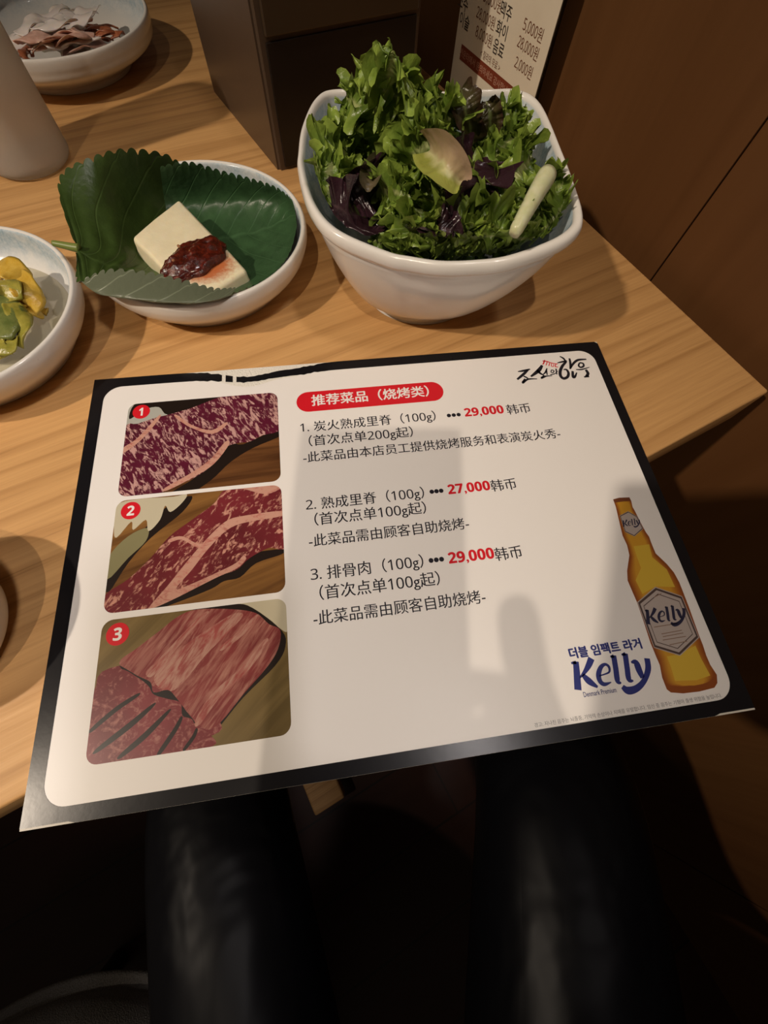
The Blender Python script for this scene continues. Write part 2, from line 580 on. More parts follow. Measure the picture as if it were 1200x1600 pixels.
BRUSH = [([(195, 270), (250, 262), (322, 245)], (8, 20, 12)), ([(300, 252), (250, 300), (188, 352)], (18, 24, 18)), ([(255, 318), (290, 335), (305, 352)], (14, 14, 6)),
         ([(270, 345), (245, 388), (300, 350), (396, 346)], (14, 20, 16, 8)), ([(448, 205), (410, 260), (330, 322)], (20, 34, 16)), ([(395, 255), (430, 290), (466, 308)], (24, 20, 8)),
         ([(498, 236), (480, 280), (455, 300)], (10, 14, 6)), ([(492, 250), (500, 305)], (12, 10)), ([(470, 308), (440, 338), (490, 318), (552, 314)], (10, 18, 14, 6)),
         ([(545, 252), (570, 262), (560, 282), (540, 275), (545, 252)], (9, 10, 9, 9, 9)), ([(592, 240), (600, 300)], (12, 10)), ([(532, 304), (580, 292), (612, 262)], (10, 9, 5)),
         ([(632, 112), (668, 132), (690, 160)], (10, 18, 14)), ([(606, 180), (660, 168), (706, 158)], (8, 18, 12)),
         ([(700, 165), (660, 210), (636, 265), (640, 315), (672, 342), (712, 325), (722, 285), (700, 250), (670, 250)], (18, 24, 26, 26, 26, 24, 22, 18, 8)),
         ([(732, 132), (742, 190), (738, 245)], (16, 20, 10)), ([(742, 240), (770, 190), (820, 150), (908, 142)], (12, 20, 22, 14)),
         ([(765, 265), (770, 325), (790, 322), (808, 280)], (20, 24, 20, 10)), ([(838, 178), (872, 185), (880, 212), (850, 226), (828, 208), (838, 178)], (14, 16, 16, 18, 16, 12)),
         ([(800, 248), (860, 248), (942, 224)], (8, 14, 6)), ([(902, 250), (925, 290), (905, 322)], (22, 26, 20)), ([(884, 326), (936, 318)], (14, 22))]
fb = crop(780, 540, 6.667)
flat('house_logo', strokes(BRUSH, fb, 0.072), ZT, M_INK)['label'] = 'black brush calligraphy logo'
REDB = [([(452, 160), (500, 165), (540, 180), (610, 192)], (14, 14, 12, 10)), ([(475, 150), (462, 185), (450, 196)], (12, 14, 6)), ([(500, 170), (488, 205)], (10, 10)),
        ([(525, 182), (518, 212)], (10, 10)), ([(545, 186), (545, 214), (565, 216), (568, 192)], (8, 9, 9, 8)), ([(590, 192), (585, 218), (614, 222)], (9, 12, 8))]
flat('house_logo_accent', strokes(REDB, fb, 0.055), ZT, M_RED)['label'] = 'small red brush word over the logo'

# --- bottle picture
fbt = crop(940, 760, 4.705)
OUT = [(85, 95), (130, 83), (205, 80), (218, 105), (228, 150), (245, 180), (290, 270), (325, 335), (350, 370), (362, 405), (378, 445), (398, 492), (480, 570), (532, 632), (572, 705), (640, 880), (715, 1090), (745, 1165), (772, 1248), (800, 1312), (848, 1385), (852, 1445), (830, 1480), (720, 1508), (600, 1522), (510, 1515), (480, 1492), (446, 1405), (428, 1312), (405, 1260), (360, 1150), (300, 965), (262, 855), (192, 692), (188, 620), (205, 505), (188, 432), (155, 362), (120, 215), (105, 150)]
bot = flat('bottle_picture', [[fbt(p) for p in OUT]], CZ-0.055, m_print('bottle_red_brown', (0.24, 0.062, 0.012)))
bot['label'] = 'picture of an amber beer bottle'
def inset(P, k):
    """pull the bottle outline towards its own axis"""
    ax, ay, bx, by = 152, 90, 660, 1500
    L = math.hypot(bx-ax, by-ay); ux, uy = (bx-ax)/L, (by-ay)/L
    o = []
    for x, y in P:
        s_ = (x-ax)*ux+(y-ay)*uy
        dd = -(x-ax)*uy+(y-ay)*ux
        bulge = 45*math.sin(math.pi*min(1, max(0, (s_-250)/1250)))
        s2 = 60+(s_)*0.925 if s_ > 700 else s_*0.97+28
        o.append((ax+ux*s2-uy*((dd-bulge*0)*k+bulge*0), ay+uy*s2+ux*dd*k))
    return o
for q_ in range(9):
    e_ = q_/8
    flat('bottle_glow', [[fbt(p) for p in inset(OUT, 0.93-0.34*e_)]], CZ-0.052+0.002*q_, m_print('bottle_amber', (0.28+0.27*e_, 0.08+0.20*e_**1.2, 0.012+0.014*e_)), bot)
flat('bottle_glow', [[fbt(p) for p in [(235, 440), (350, 425), (372, 520), (480, 610), (540, 740), (400, 735), (300, 790), (250, 690), (290, 600), (260, 520)]]], CZ-0.032, m_print('bottle_gold', (0.60, 0.40, 0.045)), bot)
flat('bottle_glow', [[fbt(p) for p in [(560, 1235), (690, 1170), (735, 1270), (800, 1390), (700, 1425), (540, 1430), (510, 1330), (480, 1250)]]], CZ-0.032, bpy.data.materials['bottle_gold'], bot)
flat('bottle_cap', [[fbt(p) for p in [(85, 95), (130, 83), (205, 80), (218, 106), (150, 112), (95, 120)]]], CZ-0.03, m_print('bottle_cap_brown', (0.16, 0.05, 0.02)), bot)
M_LAB = m_print('bottle_label_silver', (0.42, 0.36, 0.33))
M_LABD = m_print('bottle_label_edge', (0.07, 0.045, 0.04))
for scale_pts, nm in (([(262, 850), (395, 738), (592, 806), (718, 1112), (578, 1246), (385, 1186)], 'bottle_label'),
                      ([(132, 215), (195, 182), (262, 220), (306, 312), (242, 368), (172, 335)], 'neck_label')):
    cx = sum(p[0] for p in scale_pts)/6; cy = sum(p[1] for p in scale_pts)/6
    sh = lambda k: [[fbt((cx+(x-cx)*k, cy+(y-cy)*k)) for x, y in scale_pts]]
    lb = flat(nm, sh(1.0), CZ-0.027, M_LAB, bot)
    ring = lambda k0, k1: [[sh(k0)[0][i], sh(k0)[0][(i+1) % 6], sh(k1)[0][(i+1) % 6], sh(k1)[0][i]] for i in range(6)]
    flat('label_edge', ring(0.97, 0.90) + (ring(0.80, 0.775) if nm == 'bottle_label' else []), CZ-0.02, M_LABD, bot)
def kmap(ox, oy, k, sh=-0.0):
    return lambda p: fbt((ox+(p[0]-56)*k, oy+(p[1]-196)*k))
flat('label_lettering', strokes(KELLY, kmap(318, 884, 0.54, 0), 0.042), CZ-0.015, m_print('label_ink', (0.02, 0.02, 0.05)), bot)
flat('label_lettering', strokes(KELLY, kmap(152, 240, 0.235, 0), 0.019), CZ-0.015, bpy.data.materials['label_ink'], bot)
lines_ = []
for yy, a, b in ((1035, 385, 560), (1085, 440, 590), (1105, 450, 600), (1130, 450, 620), (1165, 500, 630), (815, 385, 440)):
    lines_ += ribbon([fbt((a, yy)), fbt((b, yy-28))], [0.35, 0.35])
flat('label_lettering', lines_, CZ-0.015, m_print('label_fine_print', (0.22, 0.14, 0.10)), bot)

# --- the three meat photos
def m_marble(name, dark, fat, ang, sx, sy, scale, lo, hi, seam=0.0):
    t = NT(name)
    p = t.map(t.geo(), (sx, sy, 1), (0, 0, math.radians(ang)))
    n1 = t.noise(p, scale, 6, 0.62, 1.6)
    n2 = t.noise(p, scale*2.7, 4, 0.6, 0.8)
    v = t.math('ADD', t.math('MULTIPLY', n1, 0.65), t.math('MULTIPLY', n2, 0.35))
    big = t.noise(t.map(t.geo(), (1, 1, 1)), 38, 3)
    fc = t.ramp(v, [(lo, (0,)*3), (hi, (1,)*3)])
    red = t.mix(t.val(big, 0.3, 0.7), dark, tuple(x*1.8 for x in dark))
    return t.bsdf(t.mix(fc, red, fat), 0.33, spec=0.35)
def m_pwood(name, a, b, ang, sc):
    t = NT(name)
    p = t.map(t.geo(), (6, 90, 1), (0, 0, math.radians(ang)))
    n1 = t.noise(p, sc, 5, 0.6, 0.6)
    return t.bsdf(t.mix(t.val(n1, 0.35, 0.65), a, b), 0.33, spec=0.35)
FATC = (0.52, 0.30, 0.27)
M_ST1 = m_marble('photo_marbled_steak', (0.065, 0.006, 0.018), FATC, 80, 0.5, 1.25, 230, 0.50, 0.56)
M_ST2 = m_marble('photo_striploin', (0.10, 0.012, 0.016), (0.55, 0.27, 0.20), -28, 0.6, 1.2, 200, 0.52, 0.60)
M_RIB = m_marble('photo_rib_meat', (0.15, 0.026, 0.026), (0.46, 0.22, 0.17), -30, 0.22, 1.5, 120, 0.46, 0.66)
M_RIB2 = m_marble('photo_rib_lump', (0.13, 0.02, 0.024), (0.36, 0.14, 0.12), 20, 0.9, 1.1, 210, 0.50, 0.62)
M_BRD1 = m_pwood('photo_dark_board', (0.05, 0.018, 0.006), (0.17, 0.07, 0.022), 18, 1.4)
M_BRD2 = m_pwood('photo_brown_board', (0.09, 0.035, 0.009), (0.27, 0.13, 0.035), 5, 1.0)
M_BRD3 = m_pwood('photo_olive_board', (0.12, 0.08, 0.025), (0.22, 0.15, 0.055), -20, 0.9)
M_FAT = m_marble('photo_fat', (0.30, 0.09, 0.075), (0.54, 0.29, 0.22), 30, 0.6, 1.2, 240, 0.36, 0.50)
M_FAT3 = m_marble('photo_rib_fat', (0.22, 0.05, 0.045), (0.45, 0.24, 0.19), -30, 0.3, 1.5, 170, 0.42, 0.56)
M_SHADE = m_print('photo_black', (0.014, 0.008, 0.006))
M_CREAM = m_print('photo_cream', (0.52, 0.47, 0.34))
M_BOWLP = m_print('photo_bowl', (0.40, 0.40, 0.36))
M_OLIVE = m_print('photo_olive', (0.22, 0.20, 0.10))
def photo(box, rad, base_mat, label, layers, badge, num):
    R_ = rrect(*box, rad, 6)
    ph = flat('meat_photo', [R_], CZ-0.06, base_mat)
    ph['label'] = label
    for k, (nm, mat, poly) in enumerate(layers):
        if callable(poly): polys = poly()
        else: polys = [cr([cd(*p) for p in poly], 4, True)]
        P = [q for q in (clip(x, R_) for x in polys) if len(q) > 2]
        if P: flat(nm, P, CZ-0.055+0.003*k, mat, ph)
    bx, by = cd(*badge[:2])
    bd_ = flat('number_badge', [[(bx+badge[2]*math.cos(a*math.pi/16), by+badge[2]*math.sin(a*math.pi/16)) for a in range(32)]], CZ-0.02, M_RED, ph)
    bd_['label'] = 'red round badge with a white numeral'
    h = badge[2]*1.15
    text_box('numeral', num, bx-h*(0.24 if num == '1' else 0.33), bx+h*(0.17 if num == '1' else 0.33), by-h/2, h, M_WHITEINK, ph, CZ-0.012, 0.017)
photo((-128.2, -48.5, 28.8, 84.6), 4.5, M_BRD1, 'top photo of a dark heavily marbled steak', [
    ('bowl', M_BOWLP, [(196, 640), (240, 628), (300, 622), (310, 640), (250, 660), (195, 690)]),
    ('gap', M_SHADE, [(202, 655), (210, 632), (240, 628), (290, 622), (345, 618), (345, 626), (300, 640), (262, 648), (248, 636), (225, 640)]),
    ('board_gap', M_SHADE, [(265, 772), (310, 742), (350, 700), (360, 688), (380, 694), (438, 668), (440, 680), (395, 700), (360, 722), (330, 750), (290, 775)]),
    ('steak', M_ST1, [(194, 672), (215, 662), (245, 652), (262, 648), (300, 637), (345, 620), (395, 612), (445, 612), (440, 668), (410, 680), (390, 690), (372, 692), (352, 700), (330, 728), (300, 748), (262, 764), (235, 778), (180, 780)]),
    ('fat_rim', M_FAT, [(352, 690), (358, 694), (335, 724), (305, 744), (262, 766), (258, 762), (300, 738), (330, 716)]),
    ('fat_seam', M_FAT, [(192, 700), (215, 684), (247, 650), (249, 654), (222, 686), (194, 707)]),
    ('fat_seam', M_FAT, [(276, 648), (300, 664), (330, 672), (352, 660), (354, 664), (332, 678), (298, 668), (274, 652)])],
    (220.7, 643.3, 4.5), '1')
photo((-128.2, -48.5, -28.1, 26.7), 4.5, M_BRD2, 'middle photo of a steak with a pink fat seam', [
    ('board_gap', M_SHADE, [(166, 905), (205, 850), (262, 790), (300, 775), (285, 800), (236, 840), (200, 880), (170, 925)]),
    ('bowl', M_OLIVE, [(170, 870), (200, 838), (230, 825), (228, 845), (200, 872), (168, 905)]),
    ('mushroom', M_CREAM, [(178, 826), (182, 790), (215, 780), (270, 776), (292, 772), (284, 786), (266, 800), (258, 790), (250, 812), (232, 830), (228, 812), (208, 828), (205, 815), (182, 840)]),
    ('meat_gap', M_SHADE, [(235, 955), (280, 940), (330, 920), (350, 908), (375, 902), (400, 880), (440, 866), (440, 858), (380, 868), (330, 900), (280, 925), (230, 945)]),
    ('steak', M_ST2, [(164, 930), (200, 905), (235, 872), (265, 838), (300, 812), (335, 786), (350, 766), (385, 757), (445, 754), (448, 850), (420, 856), (390, 872), (370, 890), (340, 900), (300, 918), (268, 930), (235, 950), (160, 962)]),
    ('fat_seam', M_FAT, [(232, 950), (262, 915), (290, 880), (320, 845), (352, 815), (380, 806), (440, 798), (442, 806), (385, 816), (355, 828), (325, 858), (300, 890), (275, 920), (300, 912), (340, 894), (368, 880), (380, 868), (384, 874), (370, 888), (335, 904), (280, 932), (245, 948)]),
    ('fat_seam', M_FAT, [(352, 764), (380, 764), (415, 772), (440, 762), (442, 752), (380, 756)]),
    ('fat_seam', M_FAT, [(265, 842), (285, 838), (310, 850), (330, 846), (331, 850), (310, 856), (284, 843), (264, 848)])],
    (204.2, 797.7, 4.6), '2')
photo((-127.9, -48.6, -86.2, -31.0), 4.5, M_BRD3, 'bottom photo of sliced rib meat in strips', [
    ('bowl', M_CREAM, [(372, 944), (405, 938), (440, 934), (450, 938), (450, 985), (435, 980), (418, 966)]),
    ('board_gap', M_SHADE, [(300, 955), (365, 944), (395, 950), (440, 985), (446, 1010), (430, 1040), (380, 1090), (330, 1150), (310, 1150)]),
    ('under_meat', M_RIB2, [(150, 1072), (186, 1040), (280, 1040), (340, 1120), (330, 1150), (200, 1180)]),
    ('rib_slab', M_RIB, [(186, 1036), (215, 1012), (250, 985), (280, 962), (310, 952), (365, 952), (400, 958), (420, 975), (438, 985), (434, 1015), (415, 1045), (380, 1085), (345, 1128), (322, 1140), (300, 1120), (275, 1092), (245, 1075), (215, 1060)]),
    ('fat_seam', M_FAT3, [(240, 1062), (262, 1030), (300, 1000), (345, 970), (368, 958), (380, 962), (355, 990), (320, 1025), (285, 1068), (262, 1080)]),
    ('fat_seam', M_FAT3, [(228, 1050), (248, 1030), (290, 985), (318, 958), (326, 958), (300, 985), (258, 1035), (236, 1058)]),
    ('fat_seam', M_FAT3, [(304, 1128), (330, 1085), (380, 1040), (412, 1000), (418, 1004), (390, 1045), (345, 1088), (312, 1132)]),
    ('fat_seam', M_FAT3, [(345, 1010), (375, 985), (398, 962), (404, 964), (380, 992), (348, 1016)]),
    ('meat_gap', M_SHADE, [(186, 1040), (215, 1056), (235, 1066), (240, 1082), (262, 1078), (275, 1090), (290, 1110), (305, 1130), (285, 1122), (262, 1100), (240, 1092), (215, 1070)]),
    ('rib_slab', M_RIB2, [(130, 1190), (142, 1110), (150, 1072), (186, 1046), (214, 1058), (232, 1072), (240, 1085), (262, 1092), (282, 1098), (285, 1118), (300, 1124), (308, 1140), (330, 1150), (332, 1166), (250, 1182), (170, 1196), (130, 1200)]),
    ('meat_gap', M_SHADE, [(142, 1138), (180, 1105), (214, 1084), (216, 1088), (182, 1112), (143, 1144)]),
    ('meat_gap', M_SHADE, [(150, 1170), (200, 1130), (238, 1100), (240, 1104), (204, 1138), (152, 1176)]),
    ('meat_gap', M_SHADE, [(186, 1180), (225, 1145), (262, 1110), (264, 1114), (230, 1152), (190, 1184)]),
    ('meat_gap', M_SHADE, [(246, 1176), (270, 1140), (282, 1120), (285, 1124), (274, 1146), (250, 1180)]),
    ('meat_gap', M_SHADE, [(286, 1170), (300, 1150), (306, 1138), (309, 1141), (304, 1154), (290, 1172)])],
    (183.7, 990.7, 4.8), '3')

# ------------------------------------------------------------------ round side dishes
def dish(name, label, cx, cy, R_, rb, h, cat='dish', thick=3.6):
    prof = [(0.01, 1.2), (rb-6, 1.2), (rb-4.5, 0), (rb, 0), (rb+1.2, 1.6), (rb+5, h*0.2), (R_-3.5, h*0.50), (R_-0.6, h*0.72), (R_, h*0.86), (R_-0.2, h-1.2), (R_-1.2, h),
            (R_-thick*0.75, h-0.3), (R_-thick, h-1.6), (R_-thick-0.6, h*0.75), (R_-thick-3, h*0.55), (rb+1, h*0.30), (rb-6, h*0.19), (rb-20, h*0.155), (0.01, h*0.15)]
    P = cr(prof, 4)
    n = 96
    vs, fs, uv = [], [], []
    rim_i = 10*4
    for i, (rr, z) in enumerate(P):
        inner_ = 0.0
        if i > rim_i+4:
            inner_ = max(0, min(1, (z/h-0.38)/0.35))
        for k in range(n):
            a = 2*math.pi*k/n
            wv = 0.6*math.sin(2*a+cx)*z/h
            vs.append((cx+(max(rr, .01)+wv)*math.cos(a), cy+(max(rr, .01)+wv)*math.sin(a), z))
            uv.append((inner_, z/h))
    for i in range(len(P)-1):
        for k in range(n):
            k2 = (k+1) % n
            fs.append((i*n+k, i*n+k2, (i+1)*n+k2, (i+1)*n+k))
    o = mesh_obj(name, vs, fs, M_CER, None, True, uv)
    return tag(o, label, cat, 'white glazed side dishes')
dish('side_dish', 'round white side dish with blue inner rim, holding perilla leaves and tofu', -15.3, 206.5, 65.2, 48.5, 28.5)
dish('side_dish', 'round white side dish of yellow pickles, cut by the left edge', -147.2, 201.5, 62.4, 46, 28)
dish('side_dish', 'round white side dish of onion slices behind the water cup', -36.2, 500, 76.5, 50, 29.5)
dish('sauce_dish', 'small plain sauce dish at the far left, beside the menu card', -194, 42, 38, 27, 26, 'dish')

# ------------------------------------------------------------------ salad bowl
RIMPX = [(466, 262, 72), (466, 235, 73), (472, 195, 74), (492, 153, 75), (522, 139, 75), (600, 143, 74), (690, 143, 74), (770, 139, 75), (812, 140, 75.5), (846, 162, 75.5), (880, 238, 75), (903, 300, 75),
         (912, 335, 75), (905, 358, 74), (870, 381, 72), (800, 405, 69), (745, 412, 67.5), (690, 413, 67), (640, 406, 67), (600, 397, 67.5), (520, 362, 70), (482, 318, 71.5)]
def make_salad_bowl():
    rim = cr([tuple(at(*p)) for p in RIMPX], 8, True)
    C0 = Vector((101, 137))
    rim = [Vector(p) for p in rim]
    n = len(rim)
    # outer wall profile (t: 0 base circle .. 1 rim), z fraction
    prof = [(-1, 1.5), (-0.9, 1.5), (-0.86, 0.0), (0.0, 0.0), (0.06, 0.02), (0.12, 0.08), (0.34, 0.20), (0.58, 0.42), (0.78, 0.65), (0.90, 0.83), (0.935, 0.885), (0.965, 0.90), (1.0, 0.925), (1.012, 0.96), (1.0, 0.99),
            (0.965, 1.003), (0.92, 0.99), (0.895, 0.95), (0.80, 0.80), (0.62, 0.60), (0.40, 0.40), (0.15, 0.24), (-0.1, 0.17), (-0.5, 0.15), (-0.999, 0.15)]
    P = cr(prof, 4)
    vs, fs, uv = [], [], []
    rb = 33.0
    for i, (t_, zf) in enumerate(P):
        for k in range(n):
            q = rim[k]
            dv = Vector((q.x, q.y)) - C0
            L = dv.length
            u_ = dv/L
            rr = rb*(1+t_) if t_ < 0 else rb+(L-rb)*t_
            facet = 0
            if 12 < i < 38: facet = 0.9*math.cos(5*math.atan2(u_.y, u_.x)+1)*math.sin(math.pi*min(1, max(0, zf)))
            z = q.z*zf
            if t_ < -0.85 and i < 10: z = min(zf, 1.5)
            vs.append((C0.x+u_.x*(rr+facet), C0.y+u_.y*(rr+facet), z))
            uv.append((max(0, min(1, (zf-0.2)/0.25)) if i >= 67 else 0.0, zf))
    for i in range(len(P)-1):
        for k in range(n):
            k2 = (k+1) % n
            fs.append((i*n+k, i*n+k2, (i+1)*n+k2, (i+1)*n+k))
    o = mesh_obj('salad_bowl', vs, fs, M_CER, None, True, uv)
    return tag(o, 'deep white squarish bowl with pale blue inside, full of green salad', 'bowl')
make_salad_bowl()

# ------------------------------------------------------------------ salad leaves
def m_leaf(name, edge, mid, rib, rough=0.32, transl=0.25):
    t = NT(name)
    uv = t.sep(t.coord('UV'))
    s_ = t.math('ABSOLUTE', t.math('SUBTRACT', t.math('MULTIPLY', uv[1], 2.0), 1.0))
    nz = t.noise(t.geo(), 260, 4, 0.6)
    k = t.math('ADD', s_, t.math('MULTIPLY', t.math('SUBTRACT', nz, 0.5), 0.5))
    c = t.ramp(k, [(0.0, rib), (0.14, mid), (0.55, mid), (1.0, edge)])
    c = t.mix(t.val(t.noise(t.geo(), 90, 3), 0.35, 0.7, 0, 0.5), c, tuple(x*0.55 for x in mid))
    bs = t.n('ShaderNodeBsdfPrincipled')
    t.put(bs.inputs['Base Color'], c)
    bs.inputs['Roughness'].default_value = rough
    bs.inputs['Specular IOR Level'].default_value = 0.5
    t.put(bs.inputs['Normal'], t.bump(t.noise(t.geo(), 420, 3, 0.6), 0.35, 0.001))
    tr = t.n('ShaderNodeBsdfTranslucent')
    t.put(tr.inputs['Color'], t.mix(0.5, c, edge))
    mx = t.n('ShaderNodeMixShader')
    mx.inputs[0].default_value = transl
    t.t.links.new(bs.outputs[0], mx.inputs[1])
    t.t.links.new(tr.outputs[0], mx.inputs[2])
    t.t.links.new(mx.outputs[0], t.out.inputs[0])
    return t.m
M_GREEN = m_leaf('curly_lettuce_green', (0.32, 0.43, 0.07), (0.165, 0.26, 0.036), (0.44, 0.48, 0.19))
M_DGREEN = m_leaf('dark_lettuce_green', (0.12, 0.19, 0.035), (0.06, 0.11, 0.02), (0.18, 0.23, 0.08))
M_PURPLE = m_leaf('purple_lettuce', (0.035, 0.014, 0.02), (0.028, 0.012, 0.016), (0.06, 0.03, 0.035), 0.22, 0.05)
M_BROWNL = m_leaf('red_brown_lettuce', (0.05, 0.022, 0.016), (0.06, 0.05, 0.018), (0.18, 0.22, 0.07), 0.3, 0.15)
def m_pale():
    t = NT('pale_pink_leaf')
    u = t.sep(t.coord('UV'))
    k = t.math('ADD', u[1], t.math('MULTIPLY', t.math('SUBTRACT', t.noise(t.geo(), 160, 3), 0.5), 0.35))
    c = t.ramp(k, [(0.2, (0.36, 0.25, 0.17)), (0.5, (0.42, 0.32, 0.18)), (0.62, (0.50, 0.48, 0.24)), (0.8, (0.28, 0.30, 0.06))])
    return t.bsdf(c, 0.4, t.bump(t.noise(t.geo(), 300, 3), 0.3, 0.001), sss=0.2, sssr=0.003)
M_TAN = m_leaf('tan_rib', (0.10, 0.085, 0.04), (0.13, 0.10, 0.055), (0.15, 0.12, 0.07), 0.4, 0.1)
M_PALE = m_pale()

RIMC = Vector((101, 137))
RIMPOLAR = sorted((math.atan2(q.y-137, q.x-101), math.hypot(q.x-101, q.y-137), q.z) for q in [at(*p) for p in RIMPX])
def keep_in_bowl(v):
    """push a leaf point off the bowl wall and rim"""
    dv = Vector((v.x-RIMC.x, v.y-RIMC.y))
    L = dv.length
    if L < 20: return v
    a = math.atan2(dv.y, dv.x)
    P = RIMPOLAR
    lo, hi = P[-1], P[0]
    for p, q in zip(P, P[1:]):
        if p[0] <= a <= q[0]: lo, hi = p, q
    sp = (hi[0]-lo[0]) % (2*math.pi)
    t_ = ((a-lo[0]) % (2*math.pi))/sp if sp > 1e-6 else 0
    R_ = lo[1]+(hi[1]-lo[1])*t_
    rz = lo[2]+(hi[2]-lo[2])*t_
    if v.z > rz+10: lim = R_*0.97
    else:
        zf = max(0.2, min(1, v.z/rz))
        lim = 33+(R_-33)*(0.88*((zf-0.2)/0.8)**0.75+0.05) - 7
    if L > lim:
        k = (lim+min(4.5, (L-lim)*0.25))/L
        return Vector((RIMC.x+dv.x*k, RIMC.y+dv.y*k, v.z+(L-lim)*0.12))
    return v

def leaf(name, path, width, mat, seed, frill=1.0, cup=0.25, lobes=6, nu=170, nv=12, facing=None, teeth=0.35):
    rnd = random.Random(seed)
    pts = [at(*p) for p in path]
    C_ = [Vector(p) for p in cr(pts, 40)]
    n = len(C_)
    ph = [rnd.uniform(0, 6.28) for _ in range(8)]
    vs, fs, uv = [], [], []
    face = facing or (CC - pts[len(pts)//2]).normalized()
    face = (face + Vector((rnd.uniform(-.45, .45), rnd.uniform(-.45, .45), rnd.uniform(-.2, .2)))).normalized()
    nz = lambda a, b, c: noise.noise((a, b, c))
    for i in range(nu+1):
        u = i/nu
        fi = u*(n-1)
        j = min(int(fi), n-2)
        c = C_[j].lerp(C_[j+1], fi-j)
        T = (C_[min(j+2, n-1)]-C_[max(j-1, 0)]).normalized()
        S = T.cross(face).normalized()
        Nn = S.cross(T).normalized()
        w0 = width*0.5*(math.sin(math.pi*min(1, 0.10+0.86*u))**0.55)
        for k in range(nv+1):
            s = -1+2*k/nv
            sg = 0 if s < 0 else 3.7
            a = abs(s)
            cell = u*lobes+ph[0]+sg
            saw = abs((cell % 1.0)-0.5)*2                      # lobes
            fine = abs(((cell*3.1+ph[1]) % 1.0)-0.5)*2          # teeth on each lobe
            lob = 1-min(1, teeth*2)*0.62*(1-saw**0.8) - teeth*0.55*(1-fine)
            lob *= 1+0.35*nz(u*lobes*0.7+seed, sg, 1.1)
            w_ = w0*(1+(lob-1)*a**1.1)
            ruf = frill*width*(0.42*nz(u*lobes*0.85+seed*1.3, sg, 2.2)+0.34*nz(u*lobes*2.1+seed, sg+a*0.8, 4.2)+0.16*nz(u*lobes*4.6, sg+a*2, seed))*a**1.15
            z = ruf+cup*width*(s*s)*0.45+0.5*nz(u*9+seed, s*3, 5)
            push = frill*width*(0.30*nz(u*lobes*1.2+seed*2.1, sg, 7.7)+0.16*nz(u*lobes*3.3, sg, seed*0.7))*a
            roll = 1-0.22*frill*a*abs(nz(u*lobes*1.1, sg+1, seed))
            vs.append(keep_in_bowl(c+S*(s*w_*roll)+Nn*z+T*push))
            uv.append((u, (s+1)/2))
    for i in range(nu):
        for k in range(nv):
            a = i*(nv+1)+k
            fs.append((a, a+nv+1, a+nv+2, a+1))
    return mesh_obj(name, vs, fs, mat, None, True, uv)

GRP = 'curly lettuce leaves in the salad bowl'
GL = 'curly green lettuce leaf tangled among the others inside the white squarish bowl'
# filling deeper in the bowl
rr = random.Random(3)
for k in range(14):
    a = k*2.4
    q = 6+38*math.sqrt((k+0.5)/14)
    x, y = 104+q*math.cos(a), 136+q*math.sin(a)
    b = a+rr.uniform(-1.5, 1.5)
    L = rr.uniform(22, 30)
    zc = 50+rr.uniform(-6, 8)
    pw = [Vector((x-L*math.cos(b), y-L*math.sin(b), zc-8)), Vector((x, y, zc+4)), Vector((x+L*0.7*math.cos(b), y+L*0.7*math.sin(b), zc-2))]
    # keep inside the bowl
    for p in pw:
        dv = Vector((p.x-104, p.y-136))
        if dv.length > 46:
            dv *= 46/dv.length
            p.x, p.y = 104+dv.x, 136+dv.y
    def back(p):
        v = CR @ (p-CC)
        return (600+FPX*v.x/v.z, 800+FPX*v.y/v.z, p.z)
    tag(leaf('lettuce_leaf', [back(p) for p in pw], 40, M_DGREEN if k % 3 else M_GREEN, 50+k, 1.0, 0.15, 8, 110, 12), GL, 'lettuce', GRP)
GREENS = [
    ([(606, 260, 66), (592, 170, 92), (615, 84, 112)], 34, 6, 1.1), ([(640, 240, 68), (648, 170, 92), (642, 120, 102)], 34, 7, 1.0),
    ([(600, 250, 66), (572, 185, 84), (540, 150, 86)], 30, 5, 1.0), ([(585, 280, 60), (535, 235, 74), (498, 212, 78)], 32, 5, 1.0),
    ([(575, 320, 58), (525, 280, 70), (500, 290, 71)], 28, 5, 0.9), ([(560, 230, 70), (520, 250, 76), (512, 310, 70)], 30, 5, 0.9),
    ([(660, 280, 70), (655, 215, 90), (690, 165, 96)], 34, 6, 1.0), ([(620, 290, 70), (650, 240, 90), (690, 215, 96)], 30, 6, 1.0),
    ([(730, 300, 66), (775, 240, 80), (812, 208, 82)], 32, 6, 1.0), ([(745, 230, 76), (790, 190, 84), (800, 190, 84)], 26, 6, 1.0),
    ([(770, 320, 62), (805, 275, 76), (832, 245, 79)], 32, 6, 1.0), ([(800, 350, 60), (845, 310, 74), (882, 285, 78)], 30, 5, 0.9),
    ([(840, 370, 62), (872, 340, 72), (890, 310, 75)], 28, 5, 0.8), ([(700, 350, 66), (755, 350, 76), (800, 385, 70)], 34, 6, 1.0),
    ([(660, 350, 66), (700, 365, 74), (740, 395, 68)], 34, 6, 1.0), ([(650, 300, 70), (640, 350, 76), (660, 395, 66)], 32, 6, 1.0),
    ([(610, 330, 66), (620, 365, 71), (645, 392, 65)], 30, 5, 1.0), ([(575, 300, 66), (605, 300, 80), (640, 305, 82)], 26, 5, 1.0),
    ([(700, 310, 76), (770, 300, 80), (790, 350, 74)], 28, 5, 1.0), ([(690, 380, 66), (760, 378, 73), (830, 375, 70)], 28, 6, 1.0),
]
jit = random.Random(21)
for p, w_, lo, fr in list(GREENS):
    if p[2][1] < 130 or (p[2][0] > 815 and p[2][1] < 300): continue
    GREENS.append(([(a_+jit.uniform(-22, 22), b_+jit.uniform(-18, 18), c_-jit.uniform(0, 5)) for a_, b_, c_ in p], w_*0.8, lo+2, fr*1.1))
